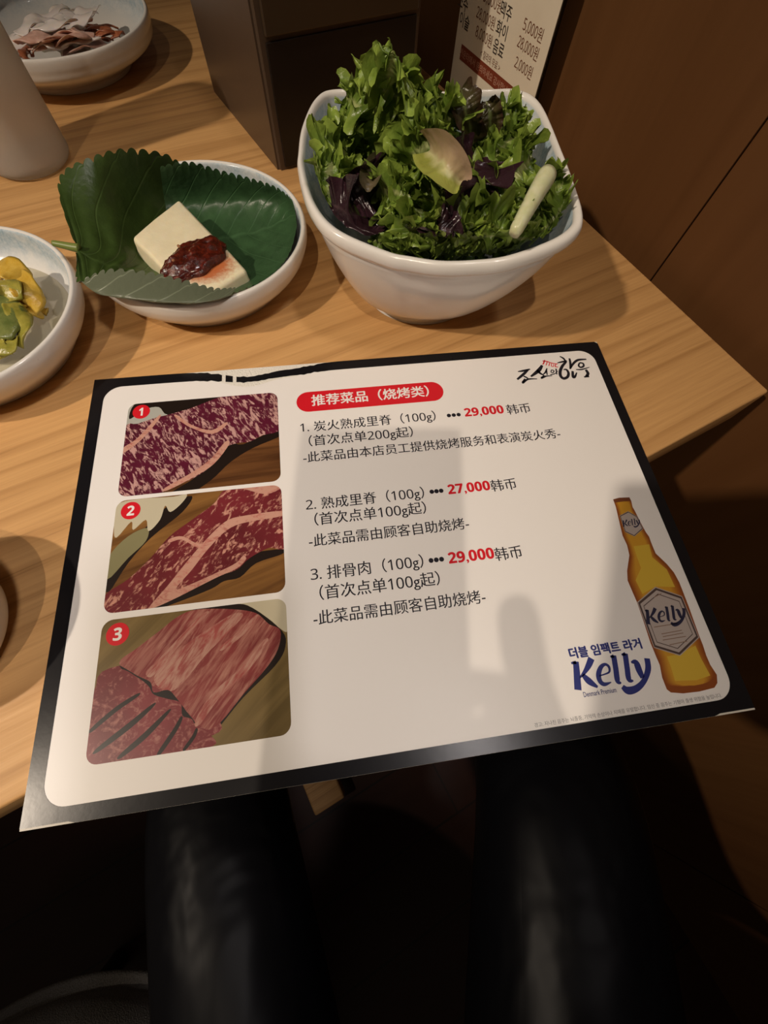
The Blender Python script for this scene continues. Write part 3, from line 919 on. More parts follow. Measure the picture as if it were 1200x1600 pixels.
for k, (p, w_, lo, fr) in enumerate(GREENS):
    tag(leaf('lettuce_leaf', p, w_, M_GREEN, 100+k, fr*1.1, 0.2, lo+4, teeth=0.45), GL, 'lettuce', GRP)
o = leaf('lettuce_leaf', [(645, 200, 80), (612, 140, 102), (614, 78, 116)], 26, M_GREEN, 300, 1.2, 0.25, 9)
tag(o, 'tall curly green lettuce leaf rising highest out of the bowl', 'lettuce')
for k, (p, w_, lab) in enumerate((
    ([(575, 330, 66), (545, 335, 73), (512, 322, 71)], 26, 'glossy dark purple lettuce leaf at the left front of the bowl, lowest one'),
    ([(600, 300, 70), (575, 300, 77), (548, 312, 75)], 26, 'dark purple lettuce leaf folded behind the glossy one at left'),
    ([(730, 330, 72), (735, 290, 86), (745, 240, 90)], 32, 'dark purple lettuce leaf in the middle right of the salad'),
    ([(680, 355, 76), (690, 352, 79), (712, 372, 76)], 16, 'small brownish purple lettuce scrap near the bowl front'))):
    tag(leaf('purple_lettuce_leaf', p, w_, M_PURPLE, 400+k, 0.7, 0.5, 3, teeth=0.1), lab, 'lettuce')
for k, (p, w_, lab) in enumerate((([(740, 225, 82), (728, 175, 94), (720, 138, 99)], 15, 'red-brown tipped lettuce leaf standing at the back of the bowl'),
                                  ([(765, 220, 82), (766, 185, 90), (760, 158, 94)], 12, 'shorter red-brown lettuce leaf right of the tall brown tipped one'))):
    tag(leaf('red_brown_lettuce_leaf', p, w_, M_BROWNL, 420+k, 0.6, 0.4, 3, teeth=0.1), lab, 'lettuce')
tag(leaf('pale_leaf_base', [(672, 232, 94), (698, 252, 99), (722, 284, 94)], 13, M_PALE, 433, 0.3, 1.0, 2, teeth=0.0), 'pale pinkish yellow leaf base curled in the middle of the salad', 'lettuce')
tag(leaf('pale_leaf_base', [(574, 300, 82), (580, 275, 84), (592, 252, 82)], 9, M_TAN, 434, 0.1, 0.8, 1, teeth=0.0), 'dull tan leaf rib half hidden at the left of the salad', 'lettuce')
t = NT('white_rib')
M_WRIB = t.bsdf(t.mix(t.val(t.noise(t.map(t.geo(), (1, 1, 1)), 300, 4), 0.3, 0.7), (0.50, 0.52, 0.28), (0.62, 0.62, 0.42)), 0.3, sss=0.3, sssr=0.004)
rib_ = []
for i in range(15):
    q = i/14
    rib_.append(at(803+(856-803)*q, 366+(272-366)*q, 79+9*q) + Vector((0, 0, 1.2*math.sin(math.pi*q))))
tag(MB().tube(rib_, [2.2]+[2.8+1.3*i/13 for i in range(13)]+[3.7], 20).build('vegetable_stem', M_WRIB), 'thick white green stem lying on the right side of the salad', 'vegetable')

# ------------------------------------------------------------------ perilla leaves
def m_perilla(name, top, under):
    t = NT(name)
    uv = t.sep(t.coord('UV'))
    s_ = t.math('ABSOLUTE', t.math('SUBTRACT', t.math('MULTIPLY', uv[1], 2.0), 1.0))
    u = uv[0]
    ph = t.math('SUBTRACT', t.math('MULTIPLY', u, 7.0), t.math('MULTIPLY', s_, 2.6))
    fr = t.math('ABSOLUTE', t.math('SUBTRACT', t.math('FRACT', ph), 0.5))
    side = t.ramp(fr, [(0.0, (1,)*3), (0.045, (0,)*3)])
    mid = t.ramp(s_, [(0.0, (1,)*3), (0.035, (0,)*3)])
    vein = t.math('MAXIMUM', side, mid)
    nz = t.noise(t.geo(), 120, 4, 0.6)
    ct = t.mix(t.val(nz, 0.3, 0.7), top, tuple(x*1.5 for x in top))
    ct = t.mix(t.math('MULTIPLY', vein, 0.35), ct, tuple(x*2.6+0.01 for x in top))
    cu = t.mix(t.math('MULTIPLY', vein, 0.8), under, tuple(x*2.0 for x in under))
    bf = t.n('ShaderNodeNewGeometry').outputs['Backfacing']
    c = t.mix(bf, ct, cu)
    hgt = t.math('ADD', t.math('MULTIPLY', vein, -0.6), t.math('MULTIPLY', t.noise(t.geo(), 330, 3), 0.8))
    bs = t.bsdf(c, 0.36, t.bump(hgt, 0.35, 0.001), spec=0.45)
    return bs
M_PER = m_perilla('perilla_green', (0.028, 0.050, 0.010), (0.11, 0.125, 0.08))
M_PER2 = m_perilla('perilla_blue_green', (0.026, 0.062, 0.024), (0.12, 0.14, 0.085))

def lattice_leaf(name, rows, mat, teeth, nu=150, nv=60, amp=0.07, flip=False, curl=0.0):
    """rows: for each u a list of (px, py, z) from the near edge to the far edge"""
    G = [[at(*p) for p in row] for row in rows]
    def cr1(P, t):
        n = len(P)
        tt = max(0, min(n-1-1e-6, t))
        i = int(tt); q = tt-i
        a, b, c, e = P[max(i-1, 0)], P[i], P[i+1], P[min(i+2, n-1)]
        v = 0.5*((2*b)+(c-a)*q+(2*a-5*b+4*c-e)*q*q+(3*b-3*c+e-a)*q**3)
        return v
    vs, fs, uv = [], [], []
    nr, nc = len(G), len(G[0])
    for i in range(nu+1):
        u = i/nu
        cols = [cr1([G[r_][c] for r_ in range(nr)], u*(nr-1)) for c in range(nc)]
        for k in range(nv+1):
            s = k/nv
            p = cr1(cols, s*(nc-1))
            # serration: move edge vertices outward along the column direction
            for edge, (e0, e1) in ((s, (0, 1)), (1-s, (nc-1, nc-2))):
                if edge < 0.10:
                    dv = (cols[e0]-cols[e1])
                    dv = dv.normalized() if dv.length > 1e-6 else dv
                    saw = abs(math.sin(math.pi*u*teeth))**0.6
                    p = p+dv*(saw-0.4)*amp*42*(1-edge/0.10)*math.sin(math.pi*min(1, max(0.0, u)))**0.3
            wr = 0.7*noise.noise((u*9, s*5, 3.3))*math.sin(math.pi*s)
            pl = 0.55*math.sin(2*math.pi*(u*7-abs(2*s-1)*2.6))*min(1, 3*s, 3*(1-s))
            vs.append(p+Vector((0, 0, wr+pl*0.7)))
            uv.append((u, s))
    for i in range(nu):
        for k in range(nv):
            a = i*(nv+1)+k
            q = (a, a+nv+1, a+nv+2, a+1)
            fs.append(q if not flip else q[::-1])
    return mesh_obj(name, vs, fs, mat, None, True, uv)
# columns: near edge, fold, lower, midrib, upper, far edge
L1 = [[(120, 402, 36), (119, 399, 36), (119, 395, 35.5), (120, 387, 35.5), (118, 380, 36), (114, 374, 37)],
      [(124, 440, 33), (128, 436, 33), (138, 420, 33), (160, 392, 31), (116, 325, 40), (93, 285, 46)],
      [(165, 425, 37.5), (152, 458, 33.5), (165, 430, 30.5), (195, 397, 25), (165, 320, 36), (145, 250, 49)],
      [(228, 428, 37), (205, 468, 34), (215, 440, 25), (225, 402, 17), (225, 320, 22), (215, 238, 44)],
      [(285, 440, 34), (270, 474, 33), (268, 450, 22), (265, 405, 12), (280, 330, 11), (282, 262, 29)],
      [(335, 452, 31), (325, 472, 31.5), (310, 455, 20), (300, 420, 9), (298, 380, 7.5), (296, 350, 8)],
      [(368, 450, 29.5), (358, 462, 29.5), (345, 445, 18), (325, 428, 9), (315, 405, 7.5), (308, 392, 7.5)]]
p1 = thing('perilla_leaf', 'dark green serrated perilla leaf with stem, folded over the dish front', 'leaf', at(120, 387, 35))
lf = lattice_leaf('blade', L1, M_PER, 24, amp=0.075, flip=False)
world_parent(lf, p1)
stp = [at(124, 388, 35.6), at(112, 386, 36), at(98, 383, 36.5), at(83, 380, 37)]
world_parent(MB().tube(cr(stp, 5), [2.2-0.05*i for i in range(16)], 12).build('stem', plain('perilla_stem', (0.16, 0.20, 0.045), 0.4)), p1)
L2 = [[(300, 470, 24), (290, 430, 12), (270, 380, 11), (258, 320, 18), (250, 262, 38)],
      [(345, 462, 22), (335, 430, 11), (320, 380, 9), (305, 320, 15), (295, 256, 39)],
      [(385, 450, 24), (380, 420, 12), (362, 370, 9), (352, 318, 15), (345, 270, 33)],
      [(425, 428, 26), (420, 395, 15), (408, 360, 11), (400, 315, 17), (392, 282, 30)],
      [(452, 395, 28), (448, 370, 20), (442, 345, 16), (438, 315, 21), (432, 295, 29)],
      [(464, 352, 28.5), (463, 345, 26), (462, 335, 25), (460, 325, 26), (457, 314, 28)]]
tag(lattice_leaf('perilla_leaf', L2, M_PER2, 20, amp=0.07), 'glossy green perilla leaf under the tofu on the right of the dish', 'leaf')

# ------------------------------------------------------------------ tofu with chili sauce
def make_tofu():
    A, Bq, D = at(279, 309, 27), at(204, 371, 27), at(386, 421, 26)
    Cq = at(308, 470, 26)
    top = [A, Bq, Cq, D]
    bm = bmesh.new()
    n1, n2, nz = 14, 8, 5
    cen = (A+Bq+Cq+D)/4
    tv = [bm.verts.new(v) for v in top]
    bv = [bm.verts.new(Vector((v.x+(v.x-cen.x)*0.04, v.y+(v.y-cen.y)*0.04-1.2, v.z-14))) for v in top]
    bm.faces.new(tv)
    bm.faces.new(bv[::-1])
    for i in range(4): bm.faces.new((tv[i], bv[i], bv[(i+1) % 4], tv[(i+1) % 4]))
    bmesh.ops.recalc_face_normals(bm, faces=bm.faces[:])
    bmesh.ops.bevel(bm, geom=bm.edges[:], offset=2.2, segments=4, affect='EDGES', profile=0.5)
    bmesh.ops.triangulate(bm, faces=bm.faces[:])
    bmesh.ops.subdivide_edges(bm, edges=[e for e in bm.edges if e.calc_length() > 3], cuts=3, use_grid_fill=True)
    for v in bm.verts:
        v.co += Vector((noise.noise(v.co*0.11), noise.noise(v.co*0.11+Vector((9, 0, 0))), noise.noise(v.co*0.13+Vector((0, 9, 0)))*0.7))*0.9
    return bm, cen
SAUCE_C = at(303, 404, 28)
t = NT('tofu_cream')
p = t.geo()
dv = t.n('ShaderNodeVectorMath', operation='SUBTRACT')
t.put(dv.inputs[0], p)
dv.inputs[1].default_value = (SAUCE_C+Vector((3.0, -5.5, 0)))*MM
ln = t.n('ShaderNodeVectorMath', operation='LENGTH')
t.put(ln.inputs[0], t.map(dv.outputs[0], (0.9, 1.2, 0.3), (0, 0, math.radians(15))))
dn = t.math('ADD', ln.outputs['Value'], t.math('MULTIPLY', t.math('SUBTRACT', t.noise(p, 420, 4, 0.65), 0.5), 0.012))
stain = t.ramp(t.math('MULTIPLY', dn, 40.0), [(0.0, (1,)*3), (0.42, (0.9,)*3), (0.74, (0.0,)*3)])
tc = t.mix(t.val(t.noise(p, 160, 4), 0.3, 0.7), (0.74, 0.66, 0.45), (0.79, 0.72, 0.51))
t.bsdf(t.mix(stain, tc, (0.46, 0.10, 0.014)), 0.42, t.bump(t.noise(p, 500, 4, 0.6), 0.15, 0.001), sss=0.35, sssr=0.004)
M_TOFU = t.m
bm, _ = make_tofu()
tag(MB().bm(bm).build('tofu_block', M_TOFU), 'cream tofu block on the perilla leaves, topped with dark red sauce', 'tofu')
def m_sauce():
    t = NT('dark_chili_sauce')
    p = t.geo()
    c = t.ramp(t.noise(p, 350, 4, 0.6), [(0.3, (0.028, 0.005, 0.003)), (0.55, (0.085, 0.010, 0.004)), (0.72, (0.16, 0.022, 0.008))])
    return t.bsdf(c, 0.16, t.bump(t.noise(p, 600, 4, 0.6), 0.6, 0.001), spec=0.6, coat=0.4)
bm = bmesh.new()
bmesh.ops.create_icosphere(bm, subdivisions=5, radius=1)
e1 = (at(352, 395, 28)-at(253, 418, 28))
e2 = (at(322, 374, 28)-at(290, 440, 28))
for v in bm.verts:
    x, y, z = v.co
    kk = 1+0.16*noise.noise(Vector((x, y, 0))*2.2+Vector((4, 1, 0)))
    h = max(z, -0.15)
    v.co = SAUCE_C+Vector((0, 0, -1.2))+e1*0.5*x*kk+e2*0.5*y*kk+Vector((0, 0, 5.2*h*(1+0.5*noise.noise(Vector((x, y, z))*3.2))+0.9*noise.noise(Vector((x, y, z))*8)))
tag(MB().bm(bm).build('chili_sauce', m_sauce()), 'dark red chunky chili sauce heaped on the tofu block', 'sauce')
M_BIT = plain('pepper_bit', (0.28, 0.12, 0.05), 0.25)
rb_ = random.Random(11)
for k in range(7):
    q = SAUCE_C + e1*rb_.uniform(-.3, .3)+e2*rb_.uniform(-.25, .25)
    bm = bmesh.new()
    bmesh.ops.create_icosphere(bm, subdivisions=2, radius=1)
    sx, sy, a = rb_.uniform(0.8, 1.5), rb_.uniform(0.6, 1.0), rb_.uniform(0, 3)
    for v in bm.verts:
        x, y, z = v.co*(1+0.2*noise.noise(v.co*2+Vector((k, 0, 0))))
        v.co = Vector((q.x+(x*sx*math.cos(a)-y*sy*math.sin(a)), q.y+(x*sx*math.sin(a)+y*sy*math.cos(a)), 31.4+z*0.8))
    tag(MB().bm(bm).build('pepper_seed', M_BIT), 'tiny tan pepper seed stuck in the dark red sauce', 'seed', 'pepper seeds in the sauce')

# ------------------------------------------------------------------ yellow pickles (left dish)
t = NT('pickle_brine')
M_BRINE = t.bsdf((0.55, 0.50, 0.34), 0.08, spec=0.5, alpha=0.55)
mb = MB()
vs, fs = [(-147.2, 201.5, 11.5)], []
for k in range(64):
    a = 2*math.pi*k/64
    rr_ = 52.4+0.5*math.sin(5*a)
    vs.append((-147.2+rr_*math.cos(a), 201.5+rr_*math.sin(a), 11.5))
for k in range(64): fs.append((0, 1+k, 1+(k+1) % 64))
tag(mesh_obj('pickle_brine', vs, fs, M_BRINE), 'thin yellowish brine pooled in the pickle dish', 'brine', kind='stuff')
def m_veg(name, a, b, rough=0.28):
    t = NT(name)
    p = t.geo()
    c = t.mix(t.val(t.noise(p, 180, 4, 0.6), 0.32, 0.68), a, b)
    return t.bsdf(c, rough, t.bump(t.noise(p, 350, 4, 0.6), 0.4, 0.001), sss=0.2, sssr=0.003)
M_YEL = m_veg('yellow_pickle', (0.50, 0.30, 0.025), (0.62, 0.42, 0.08))
M_YGR = m_veg('yellow_green_pickle', (0.22, 0.21, 0.03), (0.40, 0.34, 0.06))
M_CUC = m_veg('green_pickle', (0.10, 0.13, 0.03), (0.20, 0.22, 0.06))
def shred(name, path, width, mat, seed, thick=1.6, frill=0.35):
    rnd = random.Random(seed)
    P = [Vector(q) for q in cr([tuple(p) for p in path], 10)]
    vs, fs = [], []
    m = 10
    for i, c in enumerate(P):
        T = (P[min(i+1, len(P)-1)]-P[max(i-1, 0)]).normalized()
        S = T.cross(Vector((0.1, 0.1, 1))).normalized()
        Nn = S.cross(T)
        u = i/(len(P)-1)
        w_ = width*0.5*(0.45+0.55*math.sin(math.pi*min(1, 0.1+0.85*u)))*(1+0.25*noise.noise((u*6, seed, 0)))
        for k in range(m):
            a = 2*math.pi*k/m
            s = math.cos(a)
            vs.append(c+S*w_*s+Nn*(thick*0.5*math.sin(a)+frill*width*s*s*math.sin(u*7+seed+s*2)*0.5))
    for i in range(len(P)-1):
        for k in range(m):
            k2 = (k+1) % m
            fs.append((i*m+k, i*m+k2, (i+1)*m+k2, (i+1)*m+k))
    fs.append(tuple(range(m-1, -1, -1)))
    fs.append(tuple(range((len(P)-1)*m, len(P)*m)))
    return mesh_obj(name, vs, fs, mat)
YP = [([(-15, 420, 24), (20, 425, 27), (40, 450, 22)], 15, M_YEL), ([(25, 430, 24), (42, 455, 26), (55, 490, 17)], 13, M_YEL),
      ([(15, 470, 22), (35, 485, 21), (62, 488, 15)], 11, M_YEL), ([(-20, 450, 27), (8, 445, 29), (25, 470, 25)], 14, M_YGR),
      ([(20, 475, 25), (35, 510, 22), (25, 540, 18)], 11, M_YGR), ([(-15, 530, 19), (8, 540, 20), (24, 528, 19)], 11, M_YGR),
      ([(-30, 545, 17), (-6, 556, 16), (16, 550, 14)], 8, M_YGR), ([(38, 462, 17), (52, 478, 15), (74, 487, 13)], 7, M_YEL)]
PL = 'limp yellow pickled radish leaf piled in the left dish'
for k, (p, w_, m_) in enumerate(YP):
    lab = 'limp yellow pickled cabbage shred in the left dish' if m_ is M_YEL else 'yellow green pickled cabbage shred in the left dish'
    tag(shred('pickle_shred', [at(*q) for q in p], w_, m_, 20+k, 2.2, 0.5), lab, 'pickle', 'yellow pickle shreds' if m_ is M_YEL else 'yellow green pickle shreds')
tag(shred('pickled_cucumber', [at(0, 465, 25), at(10, 495, 24), at(4, 530, 21)], 17, M_CUC, 41, 4, 0.1), 'dark green pickled cucumber slice among the yellow pickles', 'pickle')

# ------------------------------------------------------------------ onion dish (behind)
M_ONI = NT('raw_onion').bsdf((0.90, 0.78, 0.72), 0.22, trans=0.1, sss=0.3, sssr=0.004, spec=0.5)
M_ONR = m_veg('chili_onion', (0.22, 0.055, 0.02), (0.38, 0.13, 0.06))
M_ONP = m_veg('pink_onion', (0.52, 0.28, 0.21), (0.68, 0.44, 0.36))
rn = random.Random(5)
def onion_piece(k, cpx, ang, L, w_, bend, mat, name, lab, grp):
    c = at(*cpx)
    dvx, dvy = math.cos(ang), math.sin(ang)
    P = []
    for i in range(5):
        q = i/4-0.5
        P.append(Vector((c.x+dvx*L*q-dvy*bend*(1-4*q*q), c.y+dvy*L*q+dvx*bend*(1-4*q*q), c.z+2.5*(1-4*q*q)+rn.uniform(-.5, .5))))
    for p in P:
        d_ = Vector((p.x+36.2, p.y-500))
        if d_.length > 66:
            d_ *= 66/d_.length
            p.x, p.y = -36.2+d_.x, 500+d_.y
    tag(shred(name, P, w_, mat, 60+k, 1.3, 0.3), lab, 'onion', grp)
for k in range(30):
    px = (44+rn.uniform(0, 100), 20+rn.uniform(0, 62), 22+rn.uniform(0, 14))
    onion_piece(k, px, rn.uniform(-.6, .9), rn.uniform(26, 42), rn.uniform(10, 16), rn.uniform(-8, 8), (M_ONI, M_ONP)[k % 3 == 0], 'onion_slice',
                'pinkish translucent raw onion slice heaped in the dish behind the cup', 'raw onion slices')
for k in range(18):
    px = (112+rn.uniform(0, 88), 46+rn.uniform(0, 22), 22+rn.uniform(0, 5))
    onion_piece(40+k, px, rn.uniform(-.5, .7), rn.uniform(18, 28), rn.uniform(4, 7), rn.uniform(-4, 4), M_ONR, 'seasoned_shred',
                'red chili seasoned shred at the right of the onion dish', 'red seasoned shreds')
for k, px in enumerate(((48, 82, 25), (58, 78, 24), (44, 88, 26))):
    onion_piece(70+k, px, 0.6+0.4*k, 18, 5, 2, M_ONR, 'seasoned_shred', 'red chili seasoned shred at the front left of the onion dish', 'red seasoned shreds at the left')

# ------------------------------------------------------------------ frosted cup
def m_frost():
    t = NT('frosted_plastic')
    return t.bsdf((0.80, 0.77, 0.72), 0.5, t.bump(t.noise(t.geo(), 500, 3), 0.05, 0.0005), spec=0.3, trans=0.72, ior=1.12)
cup = thing('water_cup', 'tall frosted clear plastic water cup at the upper left', 'cup', (-93, 372, 0))
GP = [(0.01, 0.4), (22, 0.4), (25.5, 1.2), (27.6, 3.6), (28.2, 8), (28.6, 30), (29.4, 70), (30.6, 128), (30.2, 129), (29.4, 128), (28.2, 70), (27.2, 30), (26.6, 9), (25, 5.2), (20, 4.0), (0.01, 4.0)]
MB().lathe([(a, b) for a, b in cr(GP, 3)], (0, 0, 0), 64).build('cup_wall', m_frost(), cup)
# ------------------------------------------------------------------ dark holder box
t = NT('dark_walnut_lacquer')
g_ = t.noise(t.map(t.geo(), (60, 6, 6)), 1.0, 4)
M_BOXW = t.bsdf(t.mix(g_, (0.058, 0.036, 0.023), (0.085, 0.055, 0.036)), 0.34, spec=0.5)
M_BOXD = plain('black_lacquer', (0.012, 0.008, 0.006), 0.3, spec=0.4)
M_BOXP = plain('brown_smoked_panel', (0.045, 0.028, 0.015), 0.3, spec=0.5)
bx = thing('utensil_box', 'tall dark brown utensil holder box standing behind the salad bowl', 'box', (124, 350, 0))
b = MB()
# footprint with rounded far-left corner, extruded
fp = [(66, 286), (182, 286), (182, 424), (74, 424)]
for k in range(7):
    a = math.radians(90+90*k/6)
    fp.append((74+15*math.cos(a)*1.0, 409+15*math.sin(a)))
fp = [(66, 286), (182, 286), (182, 424)] + [(74+14*math.cos(math.radians(90+15*k)), 410+14*math.sin(math.radians(90+15*k))) for k in range(7)]
nfp = len(fp)
v_ = [(x, y, 0.2) for x, y in fp]+[(x, y, 132) for x, y in fp]
f_ = [tuple(range(nfp-1, -1, -1)), tuple(range(nfp, 2*nfp))]+[(i, (i+1) % nfp, nfp+(i+1) % nfp, nfp+i) for i in range(nfp)]
bm = bmesh.new()
bvs = [bm.verts.new(v) for v in v_]
for fc in f_: bm.faces.new([bvs[i] for i in fc])
bmesh.ops.recalc_face_normals(bm, faces=bm.faces[:])
bmesh.ops.bevel(bm, geom=[e for e in bm.edges if e.calc_length() > 40 and abs(e.verts[0].co.z-e.verts[1].co.z) > 40 and e.calc_face_angle(0) > 1], offset=2.2, segments=3, affect='EDGES')
world_parent(MB().bm(bm).build('body', M_BOXW, None, False), bx)
world_parent(MB().box(71.5, 178, 284.6, 286.4, 2, 66, bev=0.4).build('front_panel', M_BOXD, None, False), bx)
dr = world_parent(MB().box(71.5, 178, 283.4, 286.4, 68.5, 128, bev=0.8).build('drawer', M_BOXP, None, False), bx)
world_parent(MB().box(116, 134, 281.2, 283.5, 96, 102, bev=1).build('pull', M_BOXD, None, False), bx)

# ------------------------------------------------------------------ standing drink menu
PX = 243.0
stand = thing('drink_menu_stand', 'cream drink price sheet in an upright clear holder against the brown wall', 'menu', (PX, 275, 0))
PY0, PY1 = 223.0, 327.0
t = NT('cream_price_sheet')
M_SHEET = t.bsdf(t.mix(t.val(t.noise(t.geo(), 30, 3), 0.3, 0.7), (0.62, 0.55, 0.43), (0.68, 0.61, 0.49)), 0.5)
world_parent(MB().box(PX, PX+0.5, PY0, PY1, 2.0, 150).build('price_sheet', M_SHEET, None, False), stand)
M_ACR = NT('clear_acrylic').bsdf((0.95, 0.95, 0.93), 0.05, trans=1.0, ior=1.49)
world_parent(MB().box(PX+0.8, PX+3.4, PY0-0.8, PY1+1, 0.2, 153, bev=0.4).build('holder', M_ACR, None, False), stand)
world_parent(MB().box(PX-26, PX+3.4, PY0-0.8, PY1+1, 0.2, 2.0, bev=0.3).build('holder_foot', M_ACR, None, False), stand)
M_DKRED = plain('maroon_ink', (0.17, 0.035, 0.015), 0.5)
M_BRINK = plain('brown_ink', (0.14, 0.05, 0.022), 0.5)
M_BKINK = plain('dark_brown_ink', (0.035, 0.025, 0.02), 0.5)
def sheet_text(txt, px, py, wid, hgt, mat, name='text_line', bold=0.006):
    """ink box centred on the pixel's place on the sheet"""
    c = onx(px, py, PX)
    vs, fs = text_mesh(txt, bold)
    ax, bx_ = min(v.x for v in vs), max(v.x for v in vs)
    ay, by_ = min(v.y for v in vs), max(v.y for v in vs)
    o = mesh_obj(name, [(PX-0.12-v.z*3, c.y-((v.x-ax)/(bx_-ax)-0.5)*wid, c.z+((v.y-ay)/(by_-ay)-0.5)*hgt) for v in vs], fs, mat, None, False)
    return world_parent(o, stand)
for txt, px, py, w_, h_ in (('5,000원', 833, 47, 21, 7.0), ('28,000원', 825, 75, 23, 7.0), ('2,000원', 818, 106, 20, 7.0), ('28,000원', 759, 28, 23, 7.0), ('8,000원', 756, 57, 21, 7.0), ('5,000원', 770, 2, 22, 7.0)):
    sheet_text(txt, px, py, w_, h_, M_BRINK, 'price')
for txt, px, py, w_, h_ in (('맥주', 791, 18, 13, 7.5), ('화이', 784, 47, 13, 7.5), ('음료', 779, 76, 13, 7.5), ('소주', 724, 4, 13, 7.5), ('이슬', 726, 33, 13, 7.5)):
    sheet_text(txt, px, py, w_, h_, M_BKINK, 'item_name', 0.012)
sheet_text('< 칠리의 무료 >', 766, 94, 26, 4.5, M_BRINK)
q = onx(757, 112, PX)
zb = q.z
world_parent(MB().box(PX-0.14, PX, PY0+12, 318, zb-4.2, zb+4.2).build('maroon_band', M_DKRED, None, False), stand)['label'] = 'maroon band along the sheet bottom'
o = sheet_text('카운터에서 문의하세요 감사합니다', 757, 112, 70, 4.6, plain('band_ink', (0.45, 0.25, 0.18), 0.5))
for v in o.data.vertices: v.co.x -= 0.00008
world_parent(MB().box(PX-0.14, PX, 236, 262, 93.5, 99.5).build('maroon_heading', M_DKRED, None, False), stand)

# ------------------------------------------------------------------ grey stool
t = NT('grey_knit_fabric')
kn = t.noise(t.geo(), 900, 2, 0.5)
M_KNIT = t.bsdf(t.mix(t.val(kn, 0.35, 0.65), (0.19, 0.18, 0.165), (0.28, 0.265, 0.245)), 0.95, t.bump(kn, 0.7, 0.001), sheen=0.2)
M_DARKW = plain('dark_stained_wood', (0.03, 0.018, 0.012), 0.5)
st = thing('stool', 'round stool with grey knitted fabric seat at the bottom left', 'stool', (-482, -384, -740))
MB().lathe(cr([(0.01, 452), (120, 452), (185, 447), (212, 434), (222, 414), (222, 396), (214, 385), (0.01, 385)], 5), (0, 0, 0), 80).build('seat', M_KNIT, st)
for a in (45, 135, 225, 315):
    ca, sa = math.cos(math.radians(a)), math.sin(math.radians(a))
    MB().tube([(150*ca, 150*sa, 386), (185*ca, 185*sa, 0)], [19, 14], 16).build('leg', M_DARKW, st)

# ------------------------------------------------------------------ the person taking the photo
def skin(name, joints, edges, mat, parent=None, sub=2, root=0):
    me = bpy.data.meshes.new(name)
    me.from_pydata([Vector(j[0])*MM for j in joints], edges, [])
    o = bpy.data.objects.new(name, me)
    COL.objects.link(o)
    sk = o.modifiers.new('skin', 'SKIN')
    sk.use_smooth_shade = True
    me.skin_vertices[0].data[root].use_root = True
    for k, j in enumerate(joints):
        rr_ = j[1] if isinstance(j[1], tuple) else (j[1], j[1])
        me.skin_vertices[0].data[k].radius = (rr_[0]*MM, rr_[1]*MM)
    sm = o.modifiers.new('sub', 'SUBSURF')
    sm.levels = sub
    sm.render_levels = sub
    dg = bpy.context.evaluated_depsgraph_get()
    dg.update()
    m2 = bpy.data.meshes.new_from_object(o.evaluated_get(dg))
    bpy.data.objects.remove(o)
    m2.name = name
    m2.materials.clear()
    m2.materials.append(mat)
    m2.polygons.foreach_set('use_smooth', [True]*len(m2.polygons))
    o = bpy.data.objects.new(name, m2)
    COL.objects.link(o)
    if parent: o.parent = parent
    return o
U = Vector((0.898, -0.44, 0)); V = Vector((0.44, 0.898, 0)); ZV = Vector((0, 0, 1))
kL = at(320, 1250, -215) + V*40
kR = at(880, 1215, -205) + V*30
PEL = (kL+kR)/2 - V*430
PEL.z = -195
t = NT('black_glossy_nylon')
fo = t.noise(t.map(t.geo(), (9, 9, 9)), 1.0, 3, 0.5, 0.4)
M_CLOTH = t.bsdf((0.003, 0.003, 0.004), 0.42, t.bump(fo, 0.55, 0.02), spec=0.10)
M_SKIN = NT('skin').bsdf((0.55, 0.34, 0.24), 0.5, sss=0.2, sssr=0.006)
M_HAIR = plain('black_hair', (0.012, 0.010, 0.010), 0.4)
chest = PEL + V*45 + ZV*360
neck = PEL + V*75 + ZV*520
head = PEL + V*120 + ZV*640
PH = CC - CR[2]*7                                  # phone plane just behind the lens
hand = PH + CR[0]*24 + CR[1]*104 - CR[2]*6
shR = chest + U*185 + ZV*75 + V*10
shL = chest - U*185 + ZV*75 + V*10
elR = shR + U*95 + V*70 - ZV*240
wrR = hand + CR[1]*52 + U*38 - CR[2]*22
elL = shL - U*70 + V*40 - ZV*270
wrL = PEL - U*190 + V*165 + ZV*(105)
J = [(PEL, (150, 110)), (PEL+ZV*180+V*15, (140, 100)), (chest, (150, 110)), (neck, 58), (head-ZV*30+V*5, 70), (head+ZV*75, 78),
     (PEL+U*80, 88), (kR, 70), (kR-ZV*420+V*40, 48), (kR-ZV*495+V*150, 38),
     (PEL-U*25, 70), (kL, 58), (kL-ZV*420+V*40, 48), (kL-ZV*490+V*150, 38),
     (shR, 66), (elR, 46), (wrR, 30), (shL, 66), (elL, 46), (wrL, 32), (wrL+V*90-ZV*12+U*20, (42, 18))]
Eg = [(0, 1), (1, 2), (2, 3), (3, 4), (4, 5), (0, 6), (6, 7), (7, 8), (8, 9), (0, 10), (10, 11), (11, 12), (12, 13), (2, 14), (14, 15), (15, 16), (2, 17), (17, 18), (18, 19), (19, 20)]
body = skin('person', J, Eg, M_CLOTH)
body['label'] = 'seated person in black glossy trousers, knees below the menu card'
body['category'] = 'person'
hm = MB()
fingers = []
palm = hand
FJ = [(wrR, 26), (palm+CR[1]*10-CR[2]*10, (46, 18))]
FE = [(0, 1)]
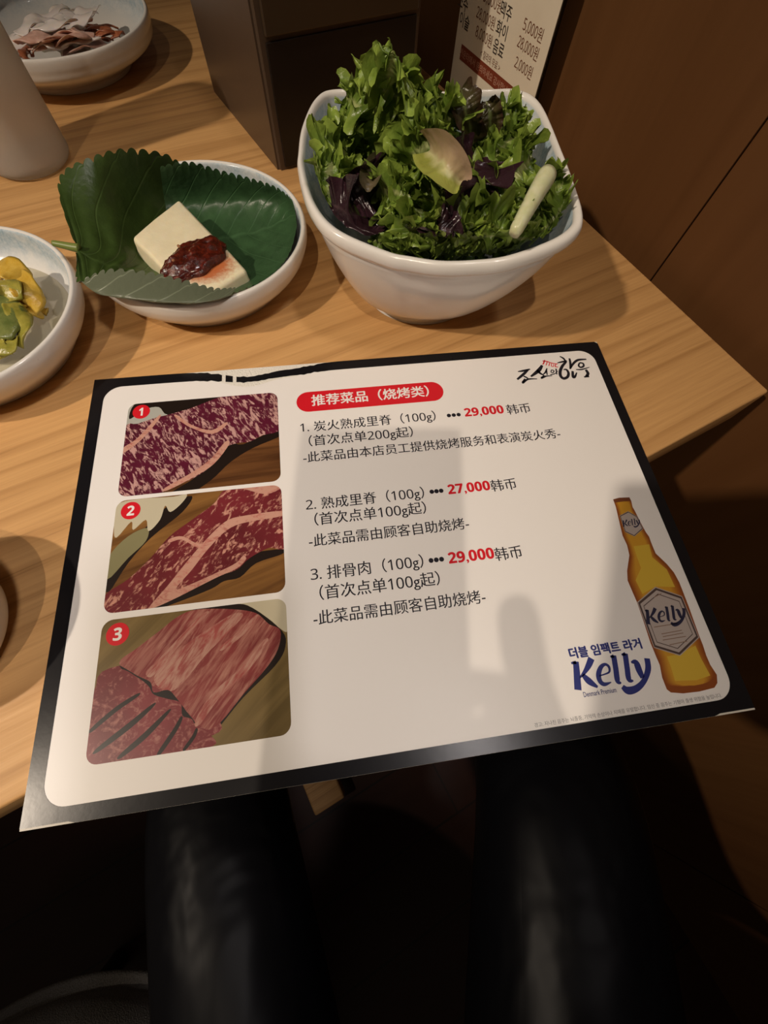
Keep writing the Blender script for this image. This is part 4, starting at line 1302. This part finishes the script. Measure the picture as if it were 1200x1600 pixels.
for k in range(4):
    b0 = palm - CR[0]*(4+0) + CR[1]*(-16+16*k) - CR[2]*8
    i0 = len(FJ)
    FJ += [(b0+CR[0]*8, 10), (b0-CR[0]*(26)-CR[2]*(5), 8.5), (b0-CR[0]*(52-5*k)+CR[2]*2, 7.5)]
    FE += [(1, i0), (i0, i0+1), (i0+1, i0+2)]
i0 = len(FJ)
FJ += [(palm+CR[0]*14-CR[1]*16-CR[2]*16, 11), (palm+CR[0]*12-CR[1]*50-CR[2]*18, 9.5)]
FE += [(1, i0), (i0, i0+1)]
hd = skin('hand', FJ, FE, M_SKIN)
hd.parent = body
# face and hair on the head
hair = MB()
bm = bmesh.new()
bmesh.ops.create_uvsphere(bm, u_segments=32, v_segments=20, radius=1)
for v in bm.verts:
    x, y, z = v.co
    k_ = 1+0.05*noise.noise(v.co*4)
    drop = -0.2 if y < 0.1 else 0.25
    z2 = max(z, -0.55 if y < 0.15 else 0.25)
    v.co = head+ZV*45 + U*(x*92*k_)+V*(y*100*k_-8)+ZV*(z2*112*k_)
ho = MB().bm(bm).build('hair', M_HAIR)
ho.parent = body
bm = bmesh.new()
bmesh.ops.create_uvsphere(bm, u_segments=32, v_segments=20, radius=1)
for v in bm.verts:
    x, y, z = v.co
    nose_ = 0.22*math.exp(-((x/0.16)**2+((z+0.08)/0.22)**2)) if y > 0 else 0
    eye = -0.07*(math.exp(-(((x-0.38)/0.18)**2+((z-0.16)/0.13)**2))+math.exp(-(((x+0.38)/0.18)**2+((z-0.16)/0.13)**2))) if y > 0 else 0
    mouth = 0.05*math.exp(-((x/0.28)**2+((z+0.5)/0.10)**2)) if y > 0 else 0
    v.co = head+ZV*20+U*(x*76*(1-0.15*max(0, -z)))+V*(y*92*(1+nose_+eye+mouth)+4)+ZV*(z*112)
fo_ = MB().bm(bm).build('face', M_SKIN)
fo_.parent = body
# phone held just behind the viewpoint
ph = thing('smartphone', 'black smartphone held above the menu card', 'phone', (0, 0, 0))
pm = MB().box(-39, 39, -80, 80, -4, 4, bev=2.5)
rot = Matrix((CR[0], CR[1], CR[2])).transposed()
cen = PH + CR[0]*(-21) + CR[1]*60
pm.v = [tuple(cen + rot @ Vector(v)) for v in pm.v]
po = pm.build('phone_body', M_BOXD, None, True)
po.parent = ph
